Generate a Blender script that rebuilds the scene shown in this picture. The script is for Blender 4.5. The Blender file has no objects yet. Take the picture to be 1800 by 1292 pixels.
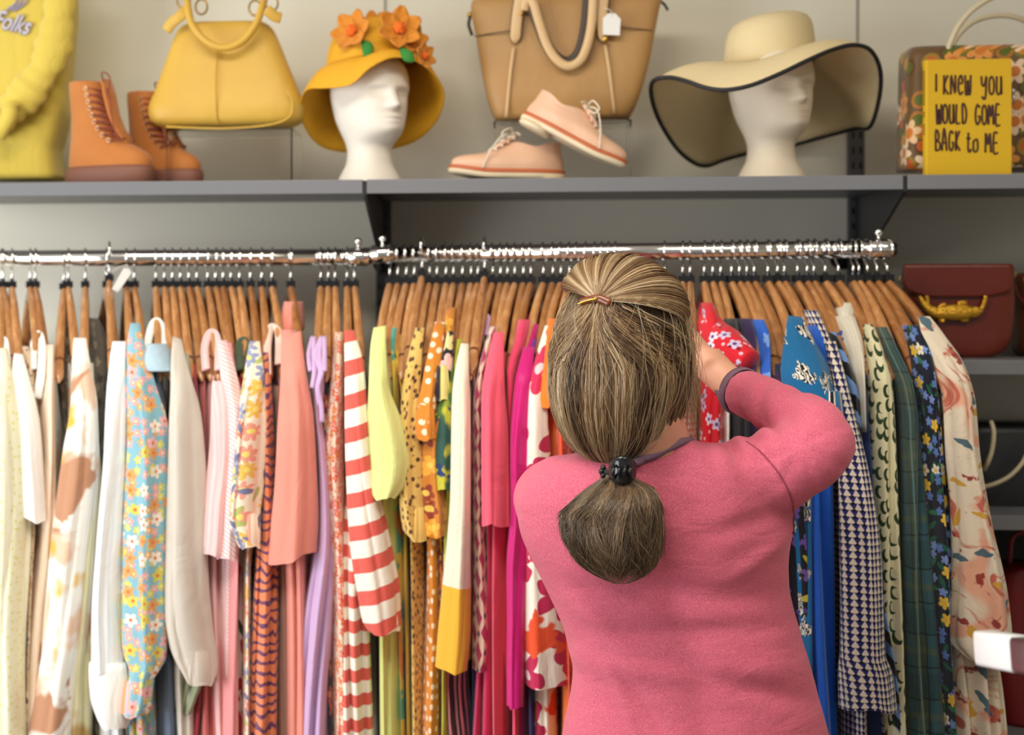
import bpy, math, random
import numpy as np
from mathutils import Vector, Matrix, Quaternion
from mathutils.bvhtree import BVHTree
random.seed(7); rng = np.random.default_rng(7)
S = bpy.context.scene
COL = S.collection
PI = math.pi

# ------------------------------------------------------------------ camera
CAMZ, F, YAW = 1.53, 2500.0, math.radians(5.3)
PPX, PPY = 910 - F*math.tan(YAW), 545.0
cd = bpy.data.cameras.new('camera'); cam = bpy.data.objects.new('camera', cd); COL.objects.link(cam)
cam.location = (0, 0, CAMZ); cam.rotation_euler = (PI/2, 0, YAW)
cd.sensor_width = 36; cd.lens = 36*F/1800
cd.shift_x = (900-PPX)/1800; cd.shift_y = (PPY-646)/1800
cd.dof.use_dof = True; cd.dof.focus_distance = 2.12; cd.dof.aperture_fstop = 2.8
cd.clip_start = 0.05
S.camera = cam
# ------------------------------------------------------------------ view and world
S.view_settings.view_transform = 'Standard'; S.view_settings.look = 'None'
S.view_settings.exposure = 0.12; S.view_settings.gamma = 1
try: S.view_settings.use_curve_mapping = False
except Exception: pass
w = bpy.data.worlds.new('world'); S.world = w; w.use_nodes = True
w.node_tree.nodes['Background'].inputs[0].default_value = (1.0, 0.98, 0.94, 1)
w.node_tree.nodes['Background'].inputs[1].default_value = 0.30
# ------------------------------------------------------------------ lamps
def area(name, loc, target, sx, sy, power, col):
    l = bpy.data.lights.new(name, 'AREA'); l.shape = 'RECTANGLE'; l.size = sx; l.size_y = sy
    l.energy = power; l.color = col
    o = bpy.data.objects.new(name, l); COL.objects.link(o); o.location = loc
    d = Vector(target)-Vector(loc); o.rotation_euler = d.to_track_quat('-Z', 'Y').to_euler()
    return o
area('shop_window_daylight', (-2.95, 0.75, 1.2), (-0.3, 2.6, 0.95), 2.2, 1.8, 82, (0.93, 0.97, 1.0))
area('ceiling_panel_light', (-0.55, 1.35, 2.66), (-0.55, 1.45, 0), 1.2, 0.6, 30, (1.0, 0.93, 0.80))
area('ceiling_panel_light', (1.15, 1.15, 2.66), (1.15, 1.25, 0), 1.2, 0.6, 15, (1.0, 0.92, 0.78))

# ------------------------------------------------------------------ pixel -> world
CT, ST = math.cos(YAW), math.sin(YAW)
def ray(px, py):
    dx = (px-PPX)/F; dz = -(py-PPY)/F
    return Vector((-ST+dx*CT, CT+dx*ST, dz))
def at(px, py, Y):
    d = ray(px, py); t = Y/d.y
    return Vector((d.x*t, Y, CAMZ+d.z*t))
def mpp(px, Y):          # metres per pixel
    return Y/ray(px, PPY).y/F

# ------------------------------------------------------------------ mesh helpers
BASE = {}
class MB:
    def __init__(s): s.v=[]; s.f=[]; s.uv=[]
    def add(s, v, f, uv=None):
        n=len(s.v); s.v += [tuple(p) for p in v]
        s.f += [tuple(i+n for i in q) for q in f]
        s.uv += list(uv) if uv is not None else [(p[0], p[2]) for p in v]
        return s
    def xform(s, M):
        s.v=[tuple(M@Vector(p)) for p in s.v]; return s
def rawmesh(name, v, f, uv=None, smooth=True):
    me = bpy.data.meshes.new(name); me.from_pydata(v, [], f)
    if uv is not None:
        l = me.uv_layers.new(name='UVMap'); idx = np.empty(len(me.loops), dtype=np.int32)
        me.loops.foreach_get('vertex_index', idx)
        l.data.foreach_set('uv', np.array(uv, dtype=np.float32)[idx].ravel())
    if smooth: me.polygons.foreach_set('use_smooth', [True]*len(me.polygons))
    me.update(); return me
def build(name, mb, mat, parent=None, loc=None, smooth=True, bevel=0, sub=0, autos=None):
    base = Vector(loc) if loc is not None else (BASE.get(parent.name, Vector((0,0,0))) if parent else Vector((0,0,0)))
    v = [tuple(Vector(p)-base) for p in mb.v]
    me = rawmesh(name, v, mb.f, mb.uv, smooth)
    if mat: me.materials.append(mat)
    o = bpy.data.objects.new(name, me); COL.objects.link(o)
    if parent: o.parent = parent
    else: o.location = base
    BASE[o.name] = base
    if bevel:
        b=o.modifiers.new('b','BEVEL'); b.width=bevel; b.segments=3; b.limit_method='ANGLE'; b.angle_limit=math.radians(40)
    if sub:
        m=o.modifiers.new('s','SUBSURF'); m.levels=sub; m.render_levels=sub
    return o
def bake(o):             # apply modifiers
    dg = bpy.context.evaluated_depsgraph_get(); dg.update()
    me = bpy.data.meshes.new_from_object(o.evaluated_get(dg)); o.modifiers.clear(); o.data = me; return o
def empty(name, loc, rz=0):
    o = bpy.data.objects.new(name, None); COL.objects.link(o); o.location=loc; o.rotation_euler=(0,0,rz)
    o.empty_display_size=.05; BASE[o.name]=Vector(loc); return o
def tag(o, label, cat, group=None, kind=None):
    if label: o['label']=label
    if cat: o['category']=cat
    if group: o['group']=group
    if kind: o['kind']=kind
    return o
def box(mb, x0,x1,y0,y1,z0,z1):
    v=[(x0,y0,z0),(x1,y0,z0),(x1,y1,z0),(x0,y1,z0),(x0,y0,z1),(x1,y0,z1),(x1,y1,z1),(x0,y1,z1)]
    return mb.add(v,[(0,3,2,1),(4,5,6,7),(0,1,5,4),(1,2,6,5),(2,3,7,6),(3,0,4,7)])
def struct(name, mb, mat, **k):
    o = build(name, mb, mat, smooth=False, **k); o['kind']='structure'; return o
def catmull(P, n, closed=False):
    P=[np.array(p,float) for p in P]; N=len(P); out=[]
    segs = N if closed else N-1
    for i in range(segs):
        p1,p2=P[i],P[(i+1)%N]
        p0=P[(i-1)%N] if (closed or i>0) else p1*2-p2
        p3=P[(i+2)%N] if (closed or i+2<N) else p2*2-p1
        for k in range(n):
            t=k/n
            out.append(.5*((2*p1)+(-p0+p2)*t+(2*p0-5*p1+4*p2-p3)*t*t+(-p0+3*p1-3*p2+p3)*t**3))
    if not closed: out.append(P[-1])
    return out
def tube(mb, pts, rad, n=8, cap=True, flat=1.0, up=None, closed=False):
    pts=[Vector(p) for p in pts]; N=len(pts)
    r = rad if hasattr(rad,'__len__') else [rad]*N
    V=[];Fc=[];U=[]; prev=None; L=0
    for i,p in enumerate(pts):
        if closed: t=(pts[(i+1)%N]-pts[i-1])
        else: t=(pts[min(i+1,N-1)]-pts[max(i-1,0)])
        if t.length<1e-9: t=Vector((0,0,1))
        t.normalize()
        if i: L+=(pts[i]-pts[i-1]).length
        if prev is None:
            a = Vector(up) if up is not None else (Vector((0,0,1)) if abs(t.z)<.9 else Vector((0,1,0)))
            nrm = (a - t*a.dot(t)).normalized()
        else:
            a = Vector(up) if up is not None else prev
            nrm = (a - t*a.dot(t))
            nrm = nrm.normalized() if nrm.length>1e-6 else prev
        prev=nrm; b=t.cross(nrm)
        for k in range(n):
            q=2*PI*k/n
            V.append(p + b*(math.cos(q)*r[i]) + nrm*(math.sin(q)*r[i]*flat)); U.append((q*r[i],L))
    for i in range(N-1+(1 if closed else 0)):
        for k in range(n):
            a=i*n+k; b_=i*n+(k+1)%n; c=((i+1)%N)*n+(k+1)%n; d=((i+1)%N)*n+k
            Fc.append((a,b_,c,d))
    if cap and not closed:
        Fc.append(tuple(range(n))[::-1]); Fc.append(tuple((N-1)*n+k for k in range(n)))
    return mb.add(V,Fc,U)
def blob(mb, c, rx, ry, rz, nu=16, nv=10, M=None):
    V=[];Fc=[];U=[]
    for j in range(nv+1):
        t=PI*j/nv
        for i in range(nu):
            a=2*PI*i/nu
            p=Vector((rx*math.sin(t)*math.cos(a), ry*math.sin(t)*math.sin(a), rz*math.cos(t)))
            if M is not None: p=M@p
            V.append(Vector(c)+p); U.append((a*rx, -t*rz))
    for j in range(nv):
        for i in range(nu):
            Fc.append((j*nu+i,(j+1)*nu+i,(j+1)*nu+(i+1)%nu,j*nu+(i+1)%nu))
    return mb.add(V,Fc,U)
def hermite_rows(rows, n):
    """rows: tuples sorted by first value; smooth resample of each column to n rows"""
    R=np.array(rows,float); x=R[:,0]; m=np.zeros_like(R)
    d=(R[1:]-R[:-1])/(x[1:]-x[:-1])[:,None]
    m[0]=d[0]; m[-1]=d[-1]
    for i in range(1,len(x)-1):
        s=d[i-1]*d[i]>0
        m[i]=np.where(s, 2*d[i-1]*d[i]/(d[i-1]+d[i]+1e-12), 0)
    xs=np.linspace(x[0],x[-1],n); out=[]
    for X in xs:
        i=min(max(np.searchsorted(x,X)-1,0),len(x)-2); h=x[i+1]-x[i]; t=(X-x[i])/h
        out.append((2*t**3-3*t*t+1)*R[i]+(t**3-2*t*t+t)*h*m[i]+(-2*t**3+3*t*t)*R[i+1]+(t**3-t*t)*h*m[i+1])
    return out
def rings(mb, RR, cap0=True, cap1=True, uvs=None):
    """RR list of equal-length closed rings (lists of Vector)"""
    n=len(RR[0]); V=[];U=[];Fc=[]
    for i,r in enumerate(RR):
        L=0; acc=[0]
        for k in range(1,n): L+=(Vector(r[k])-Vector(r[k-1])).length; acc.append(L)
        for k in range(n): V.append(r[k]); U.append((acc[k], r[k][2]) if uvs is None else uvs[i][k])
        V.append(r[0]); U.append((L+(Vector(r[0])-Vector(r[-1])).length, r[0][2]) if uvs is None else uvs[i][n])
    m=n+1
    for i in range(len(RR)-1):
        for k in range(n):
            Fc.append((i*m+k,i*m+k+1,(i+1)*m+k+1,(i+1)*m+k))
    if cap0: Fc.append(tuple(range(n))[::-1])
    if cap1: Fc.append(tuple((len(RR)-1)*m+k for k in range(n)))
    return mb.add(V,Fc,U)
def sell(c, hx, hy, e=1.0, n=40, dx=Vector((1,0,0)), dy=Vector((0,1,0)), start=PI/2):
    out=[]
    for k in range(n):
        a=start+2*PI*k/n; ca,sa=math.cos(a),math.sin(a)
        out.append(Vector(c)+dx*(math.copysign(abs(ca)**e,ca)*hx)+dy*(math.copysign(abs(sa)**e,sa)*hy))
    return out
def slab(mb, rows, n=40, rowsn=24, e=.8, wob=0, cap=True):
    """rows: (py, xl, xr, Yc, halfdepth) in photo pixels -> rounded solid"""
    RR=[]
    for r in hermite_rows(rows, rowsn):
        py,xl,xr,Yc,hd=r
        a=at(xl,py,Yc); b=at(xr,py,Yc)
        c=(a+b)/2; hw=max((b.x-a.x)/2,.001)
        RR.append(sell(c,hw,hd,e,n))
    return rings(mb,RR,cap,cap)

# ------------------------------------------------------------------ node materials
class NT:
    def __init__(s, name):
        s.m=bpy.data.materials.new(name); s.m.use_nodes=True; s.t=s.m.node_tree
        s.b=s.t.nodes['Principled BSDF']
    def n(s, kind, **kw):
        nd=s.t.nodes.new(kind)
        for k,v in kw.items(): setattr(nd,k,v)
        return nd
    def lk(s,a,b): s.t.links.new(a,b)
    def put(s, sock, v):
        if hasattr(v,'is_linked') or isinstance(v,bpy.types.NodeSocket): s.lk(v,sock)
        else: sock.default_value=v
    def m_(s, op, a, b=0.0, c=None):
        nd=s.n('ShaderNodeMath',operation=op); s.put(nd.inputs[0],a); s.put(nd.inputs[1],b)
        if c is not None: s.put(nd.inputs[2],c)
        return nd.outputs[0]
    def vm(s, op, a, b=(0,0,0)):
        nd=s.n('ShaderNodeVectorMath',operation=op); s.put(nd.inputs[0],a); s.put(nd.inputs[1],b)
        return nd.outputs['Value'] if op in('LENGTH','DISTANCE') else nd.outputs[0]
    def mix(s, f, a, b):
        nd=s.n('ShaderNodeMix',data_type='RGBA'); s.put(nd.inputs[0],f)
        s.put(nd.inputs[6],c4(a)); s.put(nd.inputs[7],c4(b)); return nd.outputs[2]
    def xyz(s, v):
        nd=s.n('ShaderNodeSeparateXYZ'); s.put(nd.inputs[0],v); return nd.outputs
    def comb(s,x,y,z=0.0):
        nd=s.n('ShaderNodeCombineXYZ'); s.put(nd.inputs[0],x); s.put(nd.inputs[1],y); s.put(nd.inputs[2],z); return nd.outputs[0]
    def uv(s): return s.n('ShaderNodeTexCoord').outputs['UV']
    def obj(s): return s.n('ShaderNodeTexCoord').outputs['Object']
    def mapp(s, v, sc=(1,1,1), rot=(0,0,0), loc=(0,0,0)):
        nd=s.n('ShaderNodeMapping'); s.put(nd.inputs[0],v); nd.inputs['Scale'].default_value=sc
        nd.inputs['Rotation'].default_value=rot; nd.inputs['Location'].default_value=loc; return nd.outputs[0]
    def noise(s, v, sc=5, det=3, rough=.5, dist=0, dim='3D'):
        nd=s.n('ShaderNodeTexNoise',noise_dimensions=dim); s.put(nd.inputs['Vector'],v); nd.inputs['Scale'].default_value=sc
        nd.inputs['Detail'].default_value=det; nd.inputs['Roughness'].default_value=rough; nd.inputs['Distortion'].default_value=dist
        return nd.outputs[0]
    def ramp(s, f, stops, const=False):
        nd=s.n('ShaderNodeValToRGB'); s.put(nd.inputs[0],f); r=nd.color_ramp
        if const: r.interpolation='CONSTANT'
        while len(r.elements)<len(stops): r.elements.new(.5)
        for e,(p,c) in zip(r.elements,stops): e.position=p; e.color=c4(c)
        return nd.outputs[0]
    def bump(s, h, st=.3, dist=.002):
        nd=s.n('ShaderNodeBump'); nd.inputs['Strength'].default_value=st; nd.inputs['Distance'].default_value=dist
        s.put(nd.inputs['Height'],h)
        if s.b.inputs['Normal'].is_linked: s.lk(s.b.inputs['Normal'].links[0].from_socket, nd.inputs['Normal'])
        s.lk(nd.outputs[0],s.b.inputs['Normal'])
    def done(s, col, rough=.6, metal=0, **kw):
        s.put(s.b.inputs['Base Color'], c4(col)); s.put(s.b.inputs['Roughness'],rough); s.b.inputs['Metallic'].default_value=metal
        for k,v in kw.items(): s.put(s.b.inputs[k.replace('_',' ')],v)
        return s.m
def c4(c):
    if isinstance(c,bpy.types.NodeSocket): return c
    c=tuple(c); return c if len(c)==4 else c+(1.0,)
def rgb(r,g,b):          # 0-255 sRGB -> linear
    f=lambda u:(u/255/12.92) if u/255<=.04045 else ((u/255+.055)/1.055)**2.4
    return (f(r),f(g),f(b))
MATS={}
def plain(name, col, rough=.5, metal=0, bump=None, **kw):
    if name in MATS: return MATS[name]
    N=NT(name)
    if bump: N.bump(N.noise(N.obj(),bump[0],4),bump[1],bump[2])
    MATS[name]=N.done(col,rough,metal,**kw); return MATS[name]

def cloth(name, bg, layers=(), rough=.85, sheen=.25, weave=1200, fold=1.0):
    N=NT(name); uv=N.uv(); col=c4(bg)
    X=N.xyz(uv)
    for L in layers:
        k=L[0]
        if k in('flower','dot','crescent','leaf'):
            _,sc,size,cols=L[:4]; o=L[4] if len(L)>4 else {}
            v=N.mapp(uv,(sc*o.get('sx',1),sc*o.get('sy',1),1),(0,0,o.get('rot',0)),(o.get('off',0),o.get('off',0)*1.7,0))
            if o.get('warp'):
                nz=N.n('ShaderNodeTexNoise'); N.put(nz.inputs['Vector'],v); nz.inputs['Scale'].default_value=1.5
                v=N.vm('ADD',v,N.vm('SCALE',nz.outputs[1],(0,0,0)) if 0 else N.vm('MULTIPLY',nz.outputs[1],(o['warp'],o['warp'],0)))
            vo=N.n('ShaderNodeTexVoronoi',voronoi_dimensions='2D'); N.put(vo.inputs['Vector'],v); vo.inputs['Scale'].default_value=1
            vo.inputs['Randomness'].default_value=o.get('rnd',.75)
            d=N.vm('SUBTRACT',v,vo.outputs['Position']); dx=N.xyz(d)
            rc=N.xyz(vo.outputs['Color'])
            r=N.vm('LENGTH',N.comb(dx[0],dx[1],0.0))
            if k=='flower':
                an=N.m_('ARCTAN2',dx[1],dx[0]); an=N.m_('ADD',an,N.m_('MULTIPLY',rc[1],6.28))
                p=o.get('petals',5)
                R=N.m_('MULTIPLY_ADD',N.m_('ABSOLUTE',N.m_('COSINE',N.m_('MULTIPLY',an,p/2))),size*.5,size*.5)
                if o.get('vary'): R=N.m_('MULTIPLY',R,N.m_('MULTIPLY_ADD',rc[2],o['vary'],1-o['vary']))
                mask=N.m_('LESS_THAN',r,R)
            elif k=='leaf':
                an=N.m_('MULTIPLY',rc[1],6.28); ca=N.m_('COSINE',an); sa=N.m_('SINE',an)
                a=N.m_('ADD',N.m_('MULTIPLY',dx[0],ca),N.m_('MULTIPLY',dx[1],sa)); b=N.m_('SUBTRACT',N.m_('MULTIPLY',dx[1],ca),N.m_('MULTIPLY',dx[0],sa))
                mask=N.m_('LESS_THAN',N.m_('ADD',N.m_('ABSOLUTE',N.m_('DIVIDE',a,size)),N.m_('POWER',N.m_('DIVIDE',b,size*.4),2.0)),1.0)
            else:
                mask=N.m_('LESS_THAN',r,size)
                if k=='crescent':
                    an=N.m_('MULTIPLY',rc[1],o.get('turn',6.28)); 
                    ox=N.m_('MULTIPLY',N.m_('COSINE',an),size*.6); oy=N.m_('MULTIPLY',N.m_('SINE',an),size*.6)
                    r2=N.vm('LENGTH',N.comb(N.m_('SUBTRACT',dx[0],ox),N.m_('SUBTRACT',dx[1],oy),0.0))
                    mask=N.m_('MULTIPLY',mask,N.m_('GREATER_THAN',r2,size*.72))
            if o.get('keep',1)<1: mask=N.m_('MULTIPLY',mask,N.m_('LESS_THAN',rc[2],o['keep']))
            n=len(cols)
            cc=N.ramp(rc[0],[(i/n,c) for i,c in enumerate(cols)],True) if n>1 else c4(cols[0])
            if o.get('center'):
                cc=N.mix(N.m_('LESS_THAN',r,size*o.get('cs',.3)),cc,o['center'])
            col=N.mix(mask,col,cc)
        elif k=='blob':
            _,sc,th,c=L[:4]; o=L[4] if len(L)>4 else {}
            v=N.mapp(uv,(o.get('sx',1),o.get('sy',1),1),(0,0,o.get('rot',0)),(o.get('off',0),0,0))
            nz=N.noise(v,sc,o.get('det',3),.5,o.get('dist',0),'2D')
            mr=N.n('ShaderNodeMapRange'); N.put(mr.inputs[0],nz); mr.inputs[1].default_value=th; mr.inputs[2].default_value=th+o.get('soft',.02)
            col=N.mix(mr.outputs[0],col,c)
        elif k=='zebra':
            _,sc,size=L[:3]
            v=N.mapp(uv,(sc,sc*.75,1)); vo=N.n('ShaderNodeTexVoronoi',voronoi_dimensions='2D'); N.put(vo.inputs['Vector'],v); vo.inputs['Scale'].default_value=1; vo.inputs['Randomness'].default_value=.7
            nz=N.noise(v,3.2,2,.5,0,'2D'); d=N.vm('SUBTRACT',v,vo.outputs['Position']); r=N.vm('LENGTH',d)
            mk=N.m_('LESS_THAN',N.m_('ADD',r,N.m_('MULTIPLY',N.m_('SUBTRACT',nz,.5),.9)),size)
            st=N.m_('GREATER_THAN',N.m_('SINE',N.m_('ADD',N.m_('MULTIPLY',X[0],900.0),N.m_('MULTIPLY',nz,30.0))),0.0)
            col=N.mix(mk,col,N.mix(st,rgb(238,232,220),rgb(20,20,24)))
        elif k in('hs','vs'):
            _,per,duty,c=L[:4]; o=L[4] if len(L)>4 else {}
            a=X[1] if k=='hs' else X[0]
            if o.get('wob'): a=N.m_('ADD',a,N.m_('MULTIPLY',N.noise(uv,o.get('ws',9),2,.5,0,'2D'),o['wob']))
            if o.get('slant'): a=N.m_('ADD',a,N.m_('MULTIPLY',X[0] if k=='hs' else X[1],o['slant']))
            f=N.m_('FRACT',N.m_('ADD',N.m_('DIVIDE',a,per),100.0+o.get('ph',0)))
            mk=N.m_('LESS_THAN',f,duty)
            if o.get('al',1)<1: mk=N.m_('MULTIPLY',mk,o['al'])
            col=N.mix(mk,col,c)
        elif k=='tri':
            _,per,c=L[:3]
            a=N.m_('FRACT',N.m_('DIVIDE',X[0],per)); b=N.m_('FRACT',N.m_('ADD',N.m_('DIVIDE',X[1],per),50.0))
            mk=N.m_('GREATER_THAN',N.m_('SUBTRACT',1.0,N.m_('ABSOLUTE',N.m_('MULTIPLY_ADD',a,2.0,-1.0))),b)
            col=N.mix(mk,col,c)
        elif k=='below':
            _,z,c=L[:3]
            col=N.mix(N.m_('LESS_THAN',X[1],z),col,c)
        elif k=='check':
            _,per,c,al=L[:4]
            for a in (X[0],X[1]):
                mk=N.m_('MULTIPLY',N.m_('LESS_THAN',N.m_('FRACT',N.m_('ADD',N.m_('DIVIDE',a,per),60.0)),.5),al)
                col=N.mix(mk,col,c)
        elif k=='lattice':      # hexagonal diamonds joined by small squares
            _,per,c,c2=L[:4]
            a=N.m_('ADD',N.m_('DIVIDE',X[0],per),N.m_('DIVIDE',X[1],per*1.5)); b=N.m_('SUBTRACT',N.m_('DIVIDE',X[0],per),N.m_('DIVIDE',X[1],per*1.5))
            fa=N.m_('FRACT',N.m_('ADD',a,60.0)); fb=N.m_('FRACT',N.m_('ADD',b,60.0))
            mk=N.m_('MULTIPLY',N.m_('LESS_THAN',fa,.52),N.m_('LESS_THAN',fb,.72)); col=N.mix(mk,col,c)
            mk=N.m_('MULTIPLY',N.m_('LESS_THAN',N.m_('ABSOLUTE',N.m_('SUBTRACT',fa,.76)),.12),N.m_('LESS_THAN',N.m_('ABSOLUTE',N.m_('SUBTRACT',fb,.86)),.12)); col=N.mix(mk,col,c2)
    if fold:
        fv=N.mapp(uv,(1,.10,1)); N.bump(N.noise(fv,26,3,.5,.4,'2D'),.38*fold,.012)
        N.bump(N.noise(N.mapp(uv,(1,.5,1),(0,0,.5)),16,4,.6,.8,'2D'),.35*fold,.010)
    N.bump(N.noise(uv,weave,2,.5,0,'2D'),.12,.0008)
    m=N.done(col,rough); N.b.inputs['Sheen Weight'].default_value=sheen; N.b.inputs['Sheen Roughness'].default_value=.5
    N.b.inputs['Specular IOR Level'].default_value=.25
    return m

M_chrome=plain('chrome',(.86,.85,.83),.10,1)
M_steel=plain('satin_steel',(.6,.6,.6),.3,1)
M_gold=plain('gold_metal',rgb(214,176,84),.25,1)
M_brass=plain('dull_brass',rgb(150,120,70),.35,1)
M_black=plain('black_plastic',(.012,.012,.014),.18)
M_shelf=plain('grey_powder_coat',rgb(118,119,124),.40,.0,(600,.05,.001))
M_upright=plain('dark_grey_steel',rgb(78,78,80),.45,0)
M_white=plain('white_card',rgb(238,236,232),.6)
# ================================================================== the room
YW = 3.10; YS = 2.70           # wall face, shelf front
def wallmat():
    N=NT('painted_wall_panel'); o=N.obj()
    c=N.mix(N.noise(o,1.3,3),rgb(224,219,202),rgb(232,228,212))
    N.bump(N.noise(N.mapp(o,(1,1,.05)),260,2),.08,.001)
    return N.done(c,.55)
M_wall=wallmat()
def floormat():
    N=NT('vinyl_floor'); o=N.obj()
    c=N.mix(N.noise(N.mapp(o,(1,8,1)),4,4),rgb(150,132,112),rgb(120,102,84))
    return N.done(c,.4)
mb=MB(); box(mb,-3.2,4.2,-3.2,YW+.1,-.1,0); struct('floor',mb,floormat())
mb=MB(); box(mb,-3.2,4.2,-3.2,YW+.1,2.75,2.85); struct('ceiling',mb,plain('ceiling_white',rgb(225,224,220),.8))
mb=MB(); box(mb,-3.1,4.1,YW,YW+.1,0,2.75); struct('wall_back',mb,M_wall)
mb=MB(); box(mb,4.1,4.2,-3.2,YW+.1,0,2.75); struct('wall_right',mb,M_wall)
mb=MB()
box(mb,-3.2,-3.1,-3.2,-.45,0,2.75); box(mb,-3.2,-3.1,1.95,YW+.1,0,2.75); box(mb,-3.2,-3.1,-.45,1.95,0,.25); box(mb,-3.2,-3.1,-.45,1.95,2.2,2.75)
struct('wall_left',mb,M_wall)
mb=MB()
for y0,y1,z0,z1 in ((-.45,-.39,.25,2.2),(1.89,1.95,.25,2.2),(-.39,1.89,.25,.31),(-.39,1.89,2.14,2.2),(.72,.78,.31,2.14)): box(mb,-3.19,-3.11,y0,y1,z0,z1)
struct('window_1',mb,plain('window_frame_white',rgb(220,220,215),.4))
# panel joints in the wall
for i,px in enumerate((677,1507)):
    x=at(px,30,YW).x; mb=MB(); box(mb,x-.0025,x+.0025,YW-.002,YW+.001,0,2.75); struct('trim_%d'%(i+1),mb,plain('joint_grey',rgb(150,148,140),.6))

# ================================================================== shelves
ZT = at(800,314,YS).z          # top surface of the long shelf
ZB = ZT-.027
def shelf_board(x0,x1,zt,label,th=.027,y0=YS):
    mb=MB()
    box(mb,x0,x1,y0,y0+.004,zt-th,zt)             # lip
    box(mb,x0,x1,y0+.004,YW-.003,zt-.012,zt)      # deck
    o=build('wall_shelf',mb,M_shelf,loc=((x0+x1)/2,y0,zt-th),smooth=False,bevel=.0015)
    tag(o,label,'shelf'); return o
def boltrow(x,z0,z1,parent):
    mb=MB()
    z=z0
    while z<z1:
        for s in(-1,1): box(mb,x+s*.0075-.0025,x+s*.0075+.0025,YW-.0222,YW-.0212,z,z+.014)
        z+=.032
    build('slot',mb,M_black,parent,smooth=False)
xs0=at(641,330,YS).x; xs1=at(1592,320,YS).x
shelf_board(at(-260,330,YS).x,xs0-.004,ZT,'long grey metal wall shelf carrying the boots, yellow handbag and flowered hat')
shelf_board(xs0+.004,xs1-.004,ZT,'middle grey metal wall shelf under the tan tote, shoes and straw sun hat')
shelf_board(xs1+.004,xs1+1.0,ZT,'short grey metal shelf at the right edge under the yellow book')
Z2=at(1720,633,YS).z; Z3=at(1750,906,YS).z
shelf_board(xs1+.03,xs1+1.0,Z2,'lower grey metal shelf holding the burgundy crocodile clasp bag')
shelf_board(xs1+.03,xs1+1.0,Z3,'lowest grey metal shelf holding the dark bag with a cream handle')
shelf_board(xs1+.03,xs1+1.0,Z3-.42,'bottom grey metal shelf nearly out of view at the right')
# uprights with slots and triangular brackets
for nm,x in (('left',xs0),('right',xs1)):
    r=empty('shelf_upright',(x,YW,0)); tag(r,'slotted dark steel upright and bracket behind the '+('gap between the two rails' if nm=='left' else 'right end of the clothes rail'),'shelf upright')
    mb=MB(); box(mb,x-.016,x+.016,YW-.0212,YW-.0005,.05,ZT+.24 if nm=='right' else ZT-.001)
    build('post',mb,M_upright,r,smooth=False,bevel=.001)
    boltrow(x,.9,(ZT+.22) if nm=='right' else ZT-.03,r)
    v=[(YS+.003,ZT-.002),(YS+.003,ZT-.03),(YW-.022,ZT-.17),(YW-.022,ZT-.002)]
    mb=MB(); V=[(x-.003,y,z) for y,z in v]+[(x+.003,y,z) for y,z in v]
    mb.add(V,[(0,1,2,3),(7,6,5,4),(0,4,5,1),(1,5,6,2),(2,6,7,3),(3,7,4,0)])
    build('bracket',mb,plain('bracket_black',rgb(38,38,40),.4),r,smooth=False)
# side of the shelf tower at the right (dark)
mb=MB(); box(mb,xs1+.05,xs1+1.0,YW-.02,YW-.003,Z3-.42,Z2-.14)
o=build('dark_backboard',mb,plain('dark_board',rgb(30,30,30),.7),loc=(xs1+.5,YW-.02,Z3-.42),smooth=False)
tag(o,'dark backboard behind the two lower right shelves','backboard')

# ================================================================== rails
class Rail: pass
RL=Rail(); RL.a=at(-200,455,2.80); RL.b=at(640,452,2.80)
RR_=Rail(); RR_.a=at(662,447,2.80); RR_.b=at(1556,438,2.69)
RAILR=.0165
def rail_at(R,px):
    # point of the rail axis seen at photo column px
    lo,hi=-.1,1.1
    d=ray(px,450)
    for _ in range(30):
        m=(lo+hi)/2; p=R.a.lerp(R.b,m)
        if p.x/p.y < d.x/d.y: lo=m
        else: hi=m
    return R.a.lerp(R.b,(lo+hi)/2)
for R,lab,e0,e1 in ((RL,'round chrome clothes rail on the left holding pale and pink clothes',0,1),(RR_,'round chrome clothes rail on the right holding bright and dark clothes',1,1)):
    r=empty('clothes_rail',R.a.lerp(R.b,.5)); tag(r,lab,'clothes rail')
    mb=MB(); tube(mb,[R.a,R.b],RAILR,24); build('bar',mb,M_chrome,r)
    dv=(R.b-R.a).normalized()
    for on,P,sg in ((e0,R.a,-1),(e1,R.b,1)):
        if not on: continue
        mb=MB(); tube(mb,[P-dv*sg*.03,P-dv*sg*.028,P+dv*sg*.008,P+dv*sg*.012],[.0165,.0185,.0185,.014],24); build('end_sleeve',mb,M_chrome,r)
        q=P-dv*sg*.012; mb=MB(); tube(mb,[q+Vector((0,0,.014)),q+Vector((0,0,.026))],.003,10); blob(mb,q+Vector((0,0,.031)),.0075,.0075,.0075); build('thumb_screw',mb,M_chrome,r)
        mb=MB(); tube(mb,[P+dv*sg*.008,P+dv*sg*.02],[.017,.010],16); q=P+dv*sg*.012
        tube(mb,[q,Vector((q.x,YW-.001,q.z+.0))],.009,12); tube(mb,[Vector((q.x,YW-.006,q.z)),Vector((q.x,YW-.001,q.z))],.026,16); build('wall_arm',mb,M_black,r)

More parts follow.
